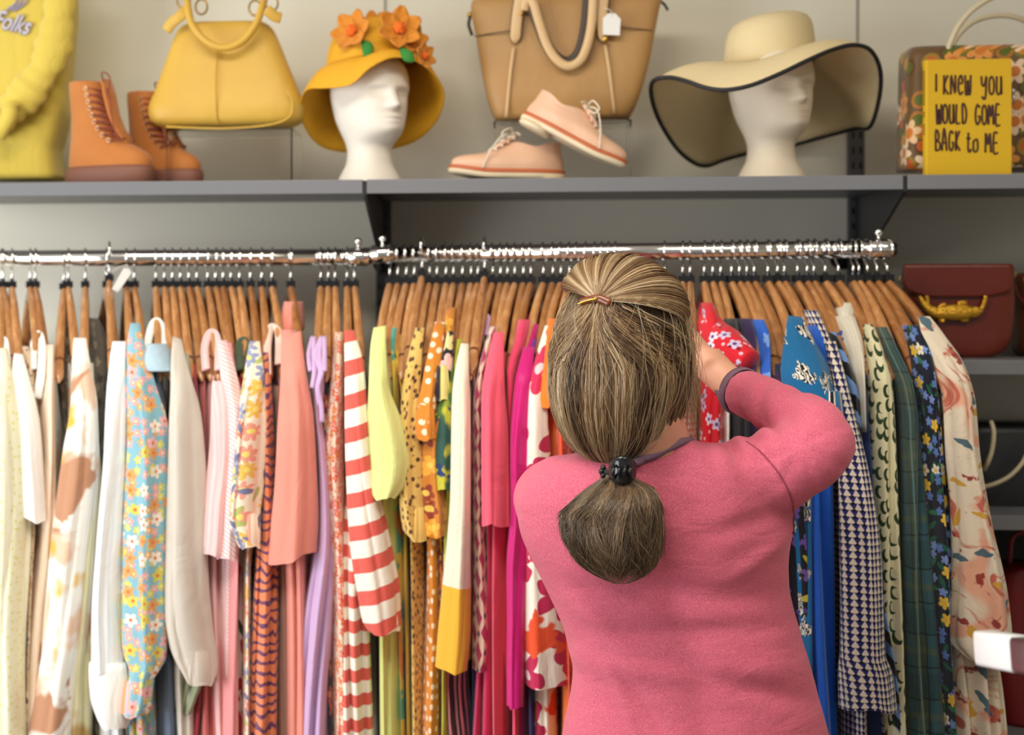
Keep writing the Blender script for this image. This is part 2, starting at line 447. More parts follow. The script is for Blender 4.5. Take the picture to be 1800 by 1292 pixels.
# ================================================================== hangers
def wood():
    N=NT('varnished_hanger_wood'); o=N.obj()
    info=N.n('ShaderNodeObjectInfo').outputs['Random']
    v=N.vm('ADD',N.mapp(o,(1,.12,.35)),N.comb(info,info,info))
    g=N.noise(v,90,4,.6,1.2); c=N.ramp(g,[(.3,rgb(166,108,62)),(.55,rgb(192,136,84)),(.75,rgb(212,164,112))])
    c2=N.ramp(info,[(0,(.72,.62,.50)),(.4,(.95,.93,.9)),(1,(1.12,1.14,1.16))])
    mx=N.n('ShaderNodeMix',data_type='RGBA',blend_type='MULTIPLY'); mx.inputs[0].default_value=1; N.lk(c,mx.inputs[6]); N.lk(c2,mx.inputs[7])
    m=N.done(mx.outputs[2],.28); N.b.inputs['Coat Weight'].default_value=.5; N.b.inputs['Coat Roughness'].default_value=.15; return m
M_wood=wood()
M_groove=plain('hanger_groove',rgb(120,66,32),.5)
HL=.212; HD=.172; HB=-.053      # arm length, arm drop, block centre below rail axis
def armpt(s):                   # local: front arm runs along -Y
    return Vector((0,-HL*s, HB-.012-HD*(.62*s+.38*s*s)+.006*math.sin(PI*s)))
def hanger_meshes(wide):
    mb=MB(); hk=[]
    for k in range(13):
        a=math.radians(-50+k*20); rr=RAILR+.0022
        hk.append(Vector((0, math.cos(a)*rr, math.sin(a)*rr)))
    hk=hk[::-1]
    # hook goes over the rail then down to the block
    path=[Vector((0,-.0165,-.012))]+[Vector((0,-math.cos(a)*(RAILR+.0022),math.sin(a)*(RAILR+.0022))) for a in [i*PI/10 for i in range(11)]]
    path+= [Vector((0,.017,-.014)),Vector((0,.010,-.024)),Vector((0,.001,-.031)),Vector((0,0,-.045))]
    tube(mb,path,.0025,8); hook=rawmesh('hook',mb.v,mb.f,mb.uv); hook.materials.append(M_chrome)
    mb=MB(); box(mb,-.0085,.0085,-.0095,.0095,HB-.0065,HB+.0065); tube(mb,[(0,0,HB+.006),(0,0,HB+.011)],.0045,10)
    blk=rawmesh('size_block',mb.v,mb.f,mb.uv,False); blk.materials.append(M_black)
    RRn=[]
    K=17
    for k in range(-K,K+1):
        s=abs(k)/K; p=armpt(s); p.y = -HL*k/K
        hw=(.0068+ (.0045 if wide else .0022)*min(1,s*1.3)); hh=.015-.006*s
        if k==0: hh=.017
        if s>.93: q=math.sqrt(max(0.02,1-((s-.93)/.07)**2)); hw*=q; hh*=q
        p.z+= (.010*(1-min(1,s*6))**2)*0
        RRn.append(sell(p-Vector((0,0,hh*.2)),hw,hh,.75,14,Vector((1,0,0)),Vector((0,0,1))))
    mb=MB(); rings(mb,RRn); bar=rawmesh('wooden_arms',mb.v,mb.f,mb.uv); bar.materials.append(M_wood)
    grs=[]
    for sg in(-1,1):
        for s0 in (.84,):
            p=armpt(s0); p.y*=sg; q=armpt(s0+.018); q.y*=sg
            hw=.0068+(.0045 if wide else .0022); hh=.015-.006*s0
            mb=MB(); rings(mb,[sell(u-Vector((0,0,hh*.2)),hw+.0004,hh+.0004,.75,14,Vector((1,0,0)),Vector((0,0,1))) for u in (p,q)])
            gr=rawmesh('groove',mb.v,mb.f,mb.uv); gr.materials.append(M_groove); grs.append(gr)
    return [hook,blk,bar]+grs
HM={False:hanger_meshes(False),True:hanger_meshes(True)}
def s_of(P, a, py):
    # arm parameter whose top edge is seen at photo row py
    ca=math.cos(a); lo,hi=0.0,1.0
    for _ in range(18):
        m=(lo+hi)/2; q=armpt(m); Y=P.y-HL*ca*m; z=P.z+q.z+.010
        d=ray(P.x/P.y*F*0+900,PPY).y
        row=PPY-(z-CAMZ)/Y*F*d
        if row<py: lo=m
        else: hi=m
    return (lo+hi)/2
def hanger(R, px, tipx, label, group, wide=False, dz=0, tilt=0):
    P=rail_at(R,px); Yt=P.y-HL
    for _ in range(3):
        T=at(tipx,650,Yt); a=math.atan2(T.x-P.x, HL); a=max(-.75,min(.75,a)); Yt=P.y-HL*math.cos(a)
    a+=random.uniform(-.035,.035); r=empty('clothes_hanger',P+Vector((0,0,dz)),a); tag(r,label,'hanger',group)
    for me in HM[wide]:
        nm=me.name.split('.')[0]
        o=bpy.data.objects.new(nm,me); COL.objects.link(o); o.parent=r
        if nm=='wooden_arms': arms=o
        if nm=='groove': o.parent=arms
    if tilt: r.rotation_euler=(0,tilt,a)
    return r,P+Vector((0,0,dz)),a
# ================================================================== garments
def ss(x): x=max(0,min(1,x)); return x*x*(3-2*x)
class GX: pass
def body_loft(P, a, rows, off=0.0, amp=1.0, seed=0, n=80, s0=500, lam=.024, length=None, rn=None):
    r_=random.Random(seed); d=Vector((-math.sin(a),math.cos(a),0)); ca=math.cos(a)
    ph0,ph1,ph2=[r_.uniform(0,6.28) for _ in range(3)]; skew=r_.choice([-1,1])*r_.uniform(.15,.5)
    RR=[];UVs=[]; rn=rn or max(14,int((rows[-1][0]-rows[0][0])/22)); uo=r_.uniform(0,1)
    H=hermite_rows(rows,rn)
    for r in H:
        py,xl,xr=r[:3]; s=max(.12,s_of(P,a,py))
        Y=P.y-HL*ca*s-.024-.006*ss((py-600)/120)-off
        A=at(xl,py,Y); B=at(xr,py,Y); c=(A+B)/2; hw=max((B.x-A.x)/2,.002)
        L=(length or 1)*2*HL*s+.02+(.02 if s>=1 else 0); hb=min(hw,.010)
        low=ss((py-600)/250); lm=lam
        Am=amp*min(.013,hw*.42)*low
        ring=[];us=[]
        for k in range(n):
            th=2*PI*k/n; u=((1+math.cos(th))/2)**1.7; sg=1 if math.sin(th)>=0 else -1
            sg=-sg
            q=min(1,u/.15); rd=math.sqrt(max(0,1-(1-q)**2))**(1+.35*low); W=hw+(hb-hw)*ss(u/.55)
            if u>.96: rd*=math.sqrt(max(0,1-((u-.96)/.04)**2))
            la=sg*W*rd+skew*W*low*(1-rd)*(1 if u<.15 else 0)
            la+= .0022*low*math.sin(u*34+ph0+c.z*7)*rd
            dep=u*L - Am*2*(abs(math.sin(PI*(la/lm)+ph1+.8*math.sin(c.z*5+ph2)))**.8-.62)*(1-u)**5
            ring.append(c+Vector((la,0,0))+d*dep)
            us.append((uo+la+sg*u*L, c.z))
        us.append(us[0]); RR.append(ring); UVs.append(us)
    mb=MB(); rings(mb,RR,True,True,UVs); return mb
def sleeve_loft(P, a, rows, off=0.0, amp=1.0, seed=0, n=56, s0=500, hollow=True, hd=None, rn=None, m=6, gather=None, tilt=0.0, ymode=None):
    r_=random.Random(seed+99); ca=math.cos(a); ph=r_.uniform(0,6.28); ph2=r_.uniform(0,6.28); uo=r_.uniform(0,1); skew=r_.choice([-.5,.3,.5])*r_.uniform(.6,1.1)
    rn=rn or max(10,int((rows[-1][0]-rows[0][0])/13)); RR=[];UVs=[]
    for r in hermite_rows(rows,rn):
        py,xl,xr=r[:3]; s=max(.12,s_of(P,a,py))
        Y=P.y-HL*ca*s-.027-.026*ss((py-610)/160)-off
        A=at(xl,py,Y); B=at(xr,py,Y); c=(A+B)/2; hw=max((B.x-A.x)/2,.002)
        h=(hd or min(max(hw*1.05,.014),.052))*(.4+.6*ss((py-rows[0][0])/120))
        low=ss((py-rows[0][0])/160)
        ring=[];us=[]
        for k in range(n):
            th=PI/2+2*PI*k/n
            f=1+amp*low*(.16*(abs(math.sin(m*th/2+ph+.9*math.sin(c.z*6+ph2)))**.8-.62)+.05*math.cos(3*th+ph2+c.z*8))
            if gather: f*=1+gather*math.cos(13*th+c.z*20)
            cx_,sy_=math.cos(th),math.sin(th); ex=1+.30*low
            x=math.copysign(abs(cx_)**ex,cx_)*hw*f; y=math.copysign(abs(sy_)**ex,sy_)*h*f
            x+=skew*hw*low*max(0,-sy_)**2*.8
            ring.append(Vector((c.x+x, c.y+h+y, c.z+tilt*x)))
            us.append((uo+((k/n)-.5)*PI*(hw+h), c.z))
        us.append((uo+.5*PI*(hw+h), c.z)); RR.append(ring); UVs.append(us)
    if hollow:
        r5=[r_.uniform(-1,1) for _ in range(4)]
        for i_,wt in ((-2,.5),(-1,1.0)):
            cc_=sum(RR[i_],Vector())/n
            for k,p in enumerate(RR[i_]):
                th=2*PI*k/n; p.z+=wt*.0032*(.25*math.cos(m*th+ph)+r5[0]*math.cos(2*th+r5[1]*3)+.6*math.cos(3*th+r5[2]*3))
        c=sum(RR[-1],Vector())/n; last=RR[-1]; mb=MB(); rings(mb,RR,True,False,UVs)
        inn=[[c+(p-c)*f+Vector((0,0,dz)) for p in last] for f,dz in((1.0,0),(.955,.0004))]
        rings(mb,inn,False,False,[UVs[-1]]*2)
        inn=[[c+(p-c)*f+Vector((0,0,dz)) for p in last] for f,dz in((.955,.0004),(.93,.012),(.72,.06))]
        rings(mb,inn,False,True,[UVs[-1]]*3)
        return mb
    mb=MB(); rings(mb,RR,True,True,UVs); return mb
NG=[0]
GARMENTS=[]
def G(R, px, tip, kind, cat, desc, mat, body=None, sleeve=None, sm=None, cuff=None, collar=None, straps=None, off=0.0, hide=False,
      wide=False, dz=0, bot=1400, amp=1.0, gather=None, tilt=0.0, soff=0.0, boff=None, hollow=True, hlabel=None, extra=None, lam=.024, s0=500, trims=None):
    side='left' if R is RL else 'right'
    NG[0]+=1; seed=NG[0]
    hl = hlabel
    if not hl:
        dd=desc
        for w_ in (' whose',' showing',' with',' on ',' behind',' beside',' in ',' hanging',' and ',' below'):
            if len(dd.split())>11 and w_ in dd: dd=dd.split(w_)[0] if len(dd.split(w_)[0].split())>2 else dd
        hl='wooden hanger of the '+dd
    h,P,a=hanger(R,px,tip,hl,'wooden hangers on the '+side+' rail',wide,dz)
    if body is None:
        if sleeve:
            base=[(r[0],r[1]+(r[2]-r[1])*.22,r[2]-(r[2]-r[1])*.22) for r in sleeve]
            l=base[-1]; body=base+[(bot,l[1]-3,l[2]+3)] if l[0]<bot-40 else base
            if boff is None: boff=-.03
        else:
            body=[(628,tip-7,tip+7),(720,tip-12,tip+12),(bot,tip-14,tip+14)]
            if boff is None: boff=-.05
    if boff is None: boff=0 if not sleeve else -.02
    mb=body_loft(P,a,body,off+boff,amp,seed,lam=lam,s0=s0)
    zs=[v[2] for v in mb.v]; loc=Vector((P.x,P.y,min(zs)))
    o=build(kind,mb,mat,loc=loc); tag(o,desc,cat,'garments on the '+side+' rail')
    BASE[o.name]=loc
    if sleeve:
        mb=sleeve_loft(P,a,sleeve,off+soff,amp,seed,gather=gather,tilt=tilt,hollow=hollow,s0=s0)
        so=build('sleeve',mb,sm or mat,o)
        if cuff:
            mb=sleeve_loft(P,a,cuff[0],off+soff-.004,.5,seed,tilt=tilt,s0=400,hd=None)
            # keep cuff at the sleeve's depth
            build('cuff',mb,cuff[1],o)
    if collar:
        for rows,cm in collar:
            mb=MB(); slab(mb,rows,32,14,.8); build('collar',mb,cm or mat,o)
    if straps:
        for pts,wd,cm in straps:
            P3=[at(x,y,P.y-HL*math.cos(a)*max(.1,min(1,(y-500)/155))-f) for x,y,f in pts]
            mb=MB(); tube(mb,catmull(P3,8),wd,10,flat=.35,up=(0,-1,0)); build('strap',mb,cm or mat,o)
    if extra: extra(o,P,a)
    GARMENTS.append((o,P,a)); return o,P,a

def yd(P,a,py,off=0.0): return P.y-HL*math.cos(a)*min(1,(py-500)/155)-.03-off
C=cloth
# palette
cream=rgb(240,232,196); blush=rgb(226,190,160); salmon=rgb(232,146,130)
# ---------------------------------------------------------- left rail, left to right
c_ivory=C('ivory_dotted_cotton',rgb(236,232,200),[('dot',60,.16,[rgb(222,216,140)]),('vs',.06,.18,rgb(246,243,222),{'wob':.02})])
G(RL,-14,-22,'blouse','blouse','pale ivory long blouse cut off by the left photo edge',c_ivory,body=[(620,-45,-12),(800,-50,12),(1000,-52,26),(1400,-52,44)],sleeve=[(612,-20,10),(700,-30,22),(900,-40,38),(1150,-44,30),(1400,-40,34)],hollow=False,
  hlabel='wooden hanger at the very left edge of the photo carrying the pale ivory blouse')
c_white=C('white_cotton',rgb(248,247,242))
c_whitepl=C('white_pleated_cotton',rgb(244,246,248),[('vs',.014,.25,rgb(226,232,238),{'wob':.006})])
G(RL,3,10,'camisole','top','white strappy top whose hanger tip shows beside the left photo edge',c_white,body=[(690,4,14),(800,8,22),(1400,6,26)],straps=[([(-4,640,.004),(2,604,.006),(10,600,.01),(14,640,.01),(13,700,.012)],.006,None)],boff=-.04)
c_tee=C('white_jersey',rgb(250,249,246),weave=2000)
G(RL,5,33,'t_shirt','t-shirt','plain white short sleeve tee with a wide boxy sleeve hem',c_tee,body=[(640,28,42),(900,22,56),(1100,18,66),(1400,8,76)],sleeve=[(622,23,38),(660,18,48),(760,19,64),(860,22,70),(916,28,74)],amp=.4,tilt=-.12,boff=-.025)
c_paisley=C('tan_paisley_print',rgb(222,196,164),[('flower',24,.42,[rgb(150,96,60),rgb(206,150,96),rgb(240,228,208)],{'center':rgb(108,70,52),'warp':.5}),('dot',80,.2,[rgb(120,84,64)],{'keep':.5})])
G(RL,21,50,'dress','dress','brown and cream paisley dress showing as a narrow strip beside the white tee',c_paisley,body=[(610,38,54),(700,46,72),(900,52,70),(1050,46,62),(1400,32,56)],boff=-.015)
G(RL,53,76,'camisole','top','white lace strapped top with a bare hanger tip below its strap',c_paisley,body=[(680,60,74),(800,66,78),(1400,60,74)],straps=[([(58,650,.004),(60,606,.008),(68,588,.012),(74,610,.014),(72,660,.014),(66,700,.012)],.0085,c_white)],boff=-.03)
c_blush=C('blush_satin',rgb(238,208,180),[('vs',.03,.4,rgb(246,224,200),{'wob':.02})],rough=.5)
G(RL,62,94,'dress','dress','long blush satin dress hanging in soft folds',c_blush,body=[(606,84,100),(700,72,104),(800,74,104),(950,68,104),(1100,50,96),(1250,42,84),(1400,38,84)],amp=1.3)
c_gauze=C('grey_lace',rgb(92,84,74),[('flower',40,.4,[rgb(140,130,112),rgb(56,50,46)],{'warp':.4})])
G(RL,112,112,'blouse','blouse','dark grey lace blouse behind the watercolour floral one',c_gauze,body=[(575,96,130),(650,94,140),(760,104,160),(900,120,168),(1400,130,170)],boff=-.07,s0=520,dz=-.004)
c_water=C('watercolour_floral',rgb(247,244,236),[('vs',.012,.2,rgb(236,232,224),{'wob':.004,'al':.6}),('blob',9,.56,rgb(232,196,168),{'soft':.10,'off':4}),('blob',8,.60,rgb(226,180,74),{'soft':.06,'off':1,'sy':.7}),('blob',7,.61,rgb(192,140,108),{'soft':.05,'off':7,'sy':.8,'dist':1})])
G(RL,120,141,'blouse','blouse','white blouse with yellow and brown watercolour flowers on its long sleeve',c_water,body=[(640,122,154),(800,118,160),(1000,104,150),(1400,80,150)],sleeve=[(594,128,150),(640,124,156),(720,118,164),(800,102,163),(950,78,150),(1100,58,140),(1250,38,120),(1400,20,106)],amp=1.2,hollow=False)
c_yellowtie=C('pale_yellow_dyed_cotton',rgb(236,230,186),[('blob',6,.52,rgb(248,246,230),{'soft':.2}),('blob',5,.62,rgb(196,160,96),{'soft':.06,'off':3})])
G(RL,150,158,'skirt','dress','pale yellow dip dyed dress hanging low beside the white pleated shirt',c_yellowtie,body=[(640,150,164),(900,150,182),(1000,132,184),(1200,106,168),(1400,90,166)],boff=-.02)
G(RL,187,214,'dress','dress','sheer grey gauze dress half hidden under the white pleated shirt',c_gauze,body=[(560,162,176),(620,158,200),(700,160,196),(900,166,190),(1400,164,196)],boff=-.06,s0=520)
G(RL,192,208,'shirt','shirt','white pleated shirt with long sleeve and open double cuff',c_whitepl,body=[(640,196,218),(800,190,214),(1000,176,212),(1400,172,232)],sleeve=[(600,196,220),(640,190,218),(700,182,216),(800,178,214),(950,164,208),(1080,155,206),(1186,154,216)],cuff=([(1168,153,217),(1190,151,221),(1230,151,226),(1268,162,224),(1284,172,216)],c_white),dz=.013)
c_bluefl=C('light_blue_flower_print',rgb(138,188,204),[('flower',50,.44,[rgb(216,210,104),rgb(240,170,170),rgb(230,172,112)],{'center':rgb(236,226,180),'rnd':.9,'cs':.25}),('flower',33,.44,[rgb(238,184,188),rgb(226,162,96),rgb(246,236,222),rgb(216,206,92)],{'center':rgb(228,120,60),'rnd':.6,'off':3.3,'cs':.24,'keep':.72})])
G(RL,222,240,'blouse','blouse','light blue blouse printed with small pastel daisies and a gathered cuff',c_bluefl,body=[(640,220,250),(900,214,282),(1150,214,280),(1400,232,284)],sleeve=[(568,228,244),(610,220,252),(680,214,266),(760,208,284),(900,203,290),(1050,202,286),(1140,202,284),(1178,214,280),(1186,222,268),(1250,212,258),(1262,208,252)],gather=.02,off=.012)
c_slate=C('slate_blue_denim',rgb(92,106,128),rough=.8)
c_ltblue=C('pale_blue_denim',rgb(176,200,216))
G(RL,236,262,'shirt','shirt','slate blue shirt with a paler blue yoke near its hanger',c_slate,body=[(646,256,292),(800,268,298),(1100,276,300),(1180,276,322),(1400,284,330)],boff=-.02,collar=[([(604,262,292,2.64,.03),(630,256,304,2.62,.04),(652,254,308,2.60,.03)],c_ltblue)])
G(RL,274,278,'camisole','top','white top with a round strap looped over its bare hanger tip',c_white,body=[(690,276,292),(800,282,296),(1400,284,300)],straps=[([(262,652,.01),(260,606,.012),(268,572,.016),(278,566,.018),(286,584,.014),(288,620,.008)],.008,c_white)],boff=-.045)
c_linen=C('beige_linen',rgb(214,206,194),[('hs',.004,.4,rgb(206,196,184),{'al':.5,'wob':.002})])
G(RL,289,310,'blouse','blouse','light beige linen blouse with a full balloon sleeve',c_linen,body=[(640,302,330),(800,300,344),(1100,300,352),(1400,316,352)],sleeve=[(594,303,318),(640,298,328),(720,292,346),(850,286,356),(1000,282,358),(1100,280,364),(1165,292,372),(1205,322,366)],off=.006,tilt=-.4)
c_sage=C('sage_green_knit',rgb(164,172,140))
G(RL,303,324,'t_shirt','t-shirt','sage green tee whose hem shows under the beige linen sleeve',c_sage,body=[(622,318,336),(760,326,352),(1000,330,368),(1170,318,376),(1256,306,344)],boff=-.01)
c_cran=C('cranberry_jersey',rgb(176,52,66))
G(RL,317,336,'t_shirt','t-shirt','cranberry red tee glimpsed between sage and pink clothes',c_cran,body=[(640,334,348),(800,344,360),(1100,340,366),(1400,318,350)],boff=-.03)
c_drose=C('dusty_rose_knit',rgb(214,120,118),[('vs',.008,.4,rgb(196,100,100),{'al':.7})],)
G(RL,332,352,'cardigan','cardigan','dusty rose ribbed knit cardigan whose bare hanger tip points down',c_drose,body=[(650,350,366),(800,354,372),(960,360,400),(1150,348,404),(1400,340,408)],boff=-.035)
c_pink=C('pale_pink_jersey',rgb(240,190,190),[('vs',.01,.5,rgb(244,208,206),{'al':.8})])
G(RL,346,374,'t_shirt','t-shirt','pale pink tee with a strap ring looped over the hanger tip',c_pink,body=[(660,366,384),(800,364,392),(980,360,400),(1400,380,410)],sleeve=[(670,372,392),(720,368,408),(800,362,412),(900,352,402),(965,350,396),(978,356,390)],straps=[([(362,650,.01),(360,612,.014),(368,588,.018),(378,588,.018),(384,612,.014),(384,650,.01)],.0085,None)],boff=-.03)
c_pstripe=C('pink_white_striped_cotton',rgb(248,222,220),[('hs',.008,.45,rgb(238,184,186),{'slant':.5})])
G(RL,365,390,'shirt','shirt','pink and white thinly striped short sleeve shirt',c_pstripe,body=[(650,384,410),(900,384,418),(1400,392,420)],sleeve=[(598,381,398),(650,384,412),(740,388,428),(850,378,424),(925,374,420),(985,378,414)],boff=-.02)
c_dpink=C('rose_pink_cotton',rgb(232,150,152))
G(RL,379,404,'blouse','blouse','rose pink sleeveless blouse with a curled armhole edge',c_dpink,body=[(602,396,412),(680,400,424),(800,410,424),(1000,400,424),(1400,384,424)])
c_redfl=C('red_poppy_print',rgb(240,214,204),[('flower',15,.48,[rgb(186,40,52),rgb(214,60,70)],{'petals':4,'warp':.5,'rnd':.9}),('leaf',18,.4,[rgb(70,76,52)],{'keep':.4,'off':2})])
G(RL,392,420,'dress','dress','white dress with large red poppies hanging low among the pinks',c_redfl,body=[(640,412,430),(800,418,432),(1000,412,442),(1200,406,444),(1400,408,446)],boff=-.04)
G(RL,406,430,'camisole','top','white lace edged top with a dark green strap over its hanger tip',c_white,body=[(690,424,440),(900,426,440),(1020,400,420),(1400,398,418)],straps=[([(422,650,.008),(420,612,.012),(424,600,.014),(432,600,.014),(436,614,.012),(436,660,.01)],.0075,C('dark_green_strap',rgb(76,92,70)))],boff=-.045)
c_multi=C('multicolour_garden_print',rgb(244,230,206),[('flower',26,.48,[rgb(238,160,140),rgb(236,190,90),rgb(150,156,190),rgb(226,130,110)],{'petals':7,'warp':.4,'center':rgb(240,220,120)}),('leaf',34,.5,[rgb(184,190,110),rgb(120,124,160)],{'keep':.5,'off':5})])
G(RL,421,446,'blouse','blouse','cream blouse with an orange, yellow and lilac garden print',c_multi,body=[(660,440,458),(900,428,458),(1000,428,446),(1400,428,446)],sleeve=[(600,438,456),(660,426,462),(740,412,462),(840,400,458),(920,394,452),(965,420,454)],off=.01,amp=1.4)
c_tiger=C('orange_purple_tiger_print',rgb(232,136,92),[('hs',.019,.36,rgb(110,62,100),{'wob':.03,'ws':22}),])
G(RL,440,466,'dress','dress','orange dress with wavy purple tiger stripes',c_tiger,body=[(620,457,476),(700,458,484),(850,460,490),(960,452,496),(1100,444,498),(1400,438,500)],amp=1.2)
G(RL,460,480,'camisole','top','taupe slip dress with a pale pink strap over its hanger tip',C('taupe_crepe',rgb(170,128,112)),body=[(680,482,496),(900,486,502),(1050,488,514),(1400,488,520)],straps=[([(470,660,.008),(470,610,.012),(474,580,.016),(482,576,.016),(490,590,.014),(490,640,.01)],.008,C('pale_pink_strap',rgb(238,206,190)))],boff=-.03)
c_salmon=C('salmon_pique',salmon,weave=900)
def polo_collar(o,P,a):
    mb=MB(); slab(mb,[(530,502,530,P.y-.02,.045),(545,498,532,P.y-.03,.05),(575,492,533,P.y-.05,.055),(590,494,524,P.y-.055,.05)],36,14,.7); build('collar',mb,c_salmon,o)
G(RL,478,506,'polo_shirt','polo shirt','salmon pink polo shirt with its collar turned up around the hanger neck',c_salmon,body=[(580,494,526),(640,494,534),(760,496,548),(900,490,552),(1000,498,548),(1400,508,556)],sleeve=[(586,494,528),(660,490,536),(740,482,546),(850,474,550),(930,464,552),(988,460,550)],tilt=.25,off=.018,amp=.9,extra=polo_collar)
G(RL,511,530,'shirt','shirt','dark rose shirt hanging low behind the salmon polo',C('dark_rose_cotton',rgb(196,104,104)),body=[(640,520,534),(900,530,548),(1400,510,548)],boff=-.05)
c_lav=C('lavender_cotton',rgb(206,172,214))
def ties(o,P,a):
    for k in range(5):
        r_=random.Random(k); x0=544+k*7
        P3=[at(x0+r_.uniform(-3,3)+(-1)**i*r_.uniform(0,4),592+i*30,yd(P,a,600+i*25,.006+k*.003)) for i in range(3+k%4)]
        mb=MB(); tube(mb,catmull(P3,6),.0045,8,flat=.5); build('tie',mb,c_lav,o)
G(RL,564,562,'dress','dress','lavender dress with tangled tie straps and ruffled bodice',c_lav,body=[(612,546,570),(680,544,572),(740,548,566),(780,550,574),(860,552,584),(960,546,592),(1100,524,588),(1250,512,582),(1400,506,582)],extra=ties)
c_navyfl=C('navy_lily_print',rgb(38,34,60),[('flower',26,.46,[rgb(232,180,130),rgb(214,110,90)],{'center':rgb(240,220,150)})])
G(RL,577,572,'blouse','blouse','navy flower print blouse peeping out beside the lavender ties',c_navyfl,body=[(640,562,578),(760,566,582),(860,570,584),(1400,574,590)],boff=-.03)
c_coral=C('coral_blossom_print',rgb(246,218,190),[('flower',52,.44,[rgb(236,88,70),rgb(240,130,80),rgb(236,110,120)],{'rnd':1,'center':rgb(240,190,90)}),('dot',90,.2,[rgb(226,70,90)],{'keep':.6})])
G(RL,589,592,'dress','dress','coral and cream ditsy blossom dress',c_coral,body=[(584,588,605),(650,582,606),(800,570,606),(950,578,612),(1100,586,616),(1400,586,620)],amp=1.2,lam=.018)
c_rw=C('red_white_striped_linen',rgb(248,240,226),[('hs',.058,.46,rgb(222,96,84),{'slant':-.25})])
c_rw2=C('red_white_striped_linen_level',rgb(248,240,226),[('hs',.045,.5,rgb(222,96,84))])
G(RL,610,614,'shirt','shirt','red and white broad striped shirt with a long rolled sleeve',c_rw2,body=[(640,608,632),(800,612,640),(1040,592,656),(1150,588,660),(1400,586,666)],sm=c_rw,sleeve=[(580,605,622),(640,604,638),(760,605,648),(870,608,664),(960,612,682),(1050,624,697),(1108,636,699),(1116,642,698)],off=.02,boff=-.02)
G(RL,623,636,'dress','dress','dark green dress with a pale strap behind the red striped shirt',C('dark_green_crepe',rgb(42,56,46),[('below',1.35,rgb(60,66,60))]),body=[(598,620,636),(640,628,646),(680,636,652),(760,640,656),(1400,640,660)],boff=-.035)
# ---------------------------------------------------------- right rail, left to right
c_lime=C('pale_lime_cotton',rgb(226,232,148))
c_lime2=C('lime_yellow_cotton',rgb(214,220,130))
def roll(o,P,a): pass
G(RR_,685,665,'blouse','blouse','pale lime blouse with a wide bell sleeve',c_lime2,body=[(590,654,676),(700,660,690),(860,664,700),(1000,660,704),(1200,662,706),(1400,664,714)],sm=c_lime,sleeve=[(574,656,678),(610,650,678),(680,646,682),(750,642,704),(820,640,722),(856,642,714),(878,656,694)],off=.03,amp=.5,tilt=.18,boff=-.03)
c_teal=C('teal_yellow_abstract',rgb(232,206,60),[('blob',14,.5,rgb(80,170,150),{}),('blob',12,.56,rgb(226,140,50),{'off':3})])
G(RR_,699,680,'camisole','top','teal and yellow top with its strap on a bare hanger tip',c_teal,body=[(576,684,704),(606,680,700),(640,684,698),(800,690,702),(1400,704,716)],boff=-.02)
c_yel=C('bright_yellow_cotton',rgb(236,200,54))
G(RR_,714,688,'camisole','top','bright yellow top strapped over a bare hanger tip',c_yel,body=[(588,692,708),(622,690,704),(700,700,712),(1400,708,722)],boff=-.03)
G(RR_,728,702,'dress','dress','bottle green print dress hidden between yellow tops',C('dark_tropical',rgb(36,62,58),[('leaf',22,.45,[rgb(60,110,60),rgb(30,70,120)],{})]),body=[(660,706,720),(800,706,722),(1400,700,728)],boff=-.045)
c_ylep=C('yellow_leopard_print',rgb(226,188,104),[('dot',58,.24,[rgb(92,58,44)],{'sx':1.5,'rnd':.9}),('dot',58,.1,[rgb(170,120,60)],{'off':4})])
G(RR_,742,716,'dress','dress','yellow leopard spot dress with a gathered sleeve end',c_ylep,body=[(640,706,734),(800,708,738),(1000,716,742),(1400,722,744)],sleeve=[(576,730,746),(620,718,742),(700,704,738),(800,700,742),(880,700,748),(940,706,760),(952,722,750)],off=.0,dz=.014,amp=1.2)
G(RR_,755,728,'t_shirt','t-shirt','brown tee behind the yellow leopard spots with its hanger tip bare',C('brown_jersey',rgb(96,58,34)),body=[(650,722,736),(900,730,748),(1400,726,748)],boff=-.05)
c_odot=C('orange_dot_print',rgb(214,130,36),[('dot',46,.24,[rgb(248,224,196)],{'rnd':.6})],rough=.6)
G(RR_,768,746,'dress','dress','burnt orange dress with white dots and a ruffled sleeve',c_odot,body=[(600,752,778),(760,742,764),(900,742,772),(1100,740,776),(1400,732,772)],sleeve=[(566,764,782),(620,752,778),(680,740,770),(755,728,762),(772,730,766)],off=.01,amp=1.2)
c_oflor=C('orange_poppy_print',rgb(206,128,40),[('flower',24,.46,[rgb(150,60,40),rgb(236,170,60),rgb(120,50,50)],{'warp':.3,'center':rgb(240,200,90)})],rough=.6)
G(RR_,784,764,'blouse','blouse','orange poppy print blouse with frilled elbow sleeves',c_oflor,body=[(640,770,786),(900,760,786),(1400,772,790)],sleeve=[(540,786,800),(600,778,796),(700,760,786),(790,736,774),(850,734,776),(900,732,784),(945,738,782)],gather=.05,amp=1.8,off=-.008,s0=470)
c_bflor=C('black_yellow_flower_print',rgb(30,26,38),[('flower',26,.5,[rgb(236,216,150),rgb(242,190,180),rgb(240,226,140)],{'rnd':.9}),])
G(RR_,797,776,'blouse','blouse','black blouse with pale yellow flowers and a short puffed sleeve',c_bflor,body=[(640,776,792),(800,774,790),(1400,776,790)],sleeve=[(582,786,797),(620,778,796),(660,764,794),(690,756,794),(704,764,790)],off=.006,amp=1.3)
c_trop=C('green_tropical_print',rgb(48,88,78),[('blob',9,.55,rgb(88,128,60),{'soft':.1}),('blob',11,.62,rgb(196,190,60),{'off':5,'soft':.06}),('blob',13,.62,rgb(40,64,110),{'off':9})])
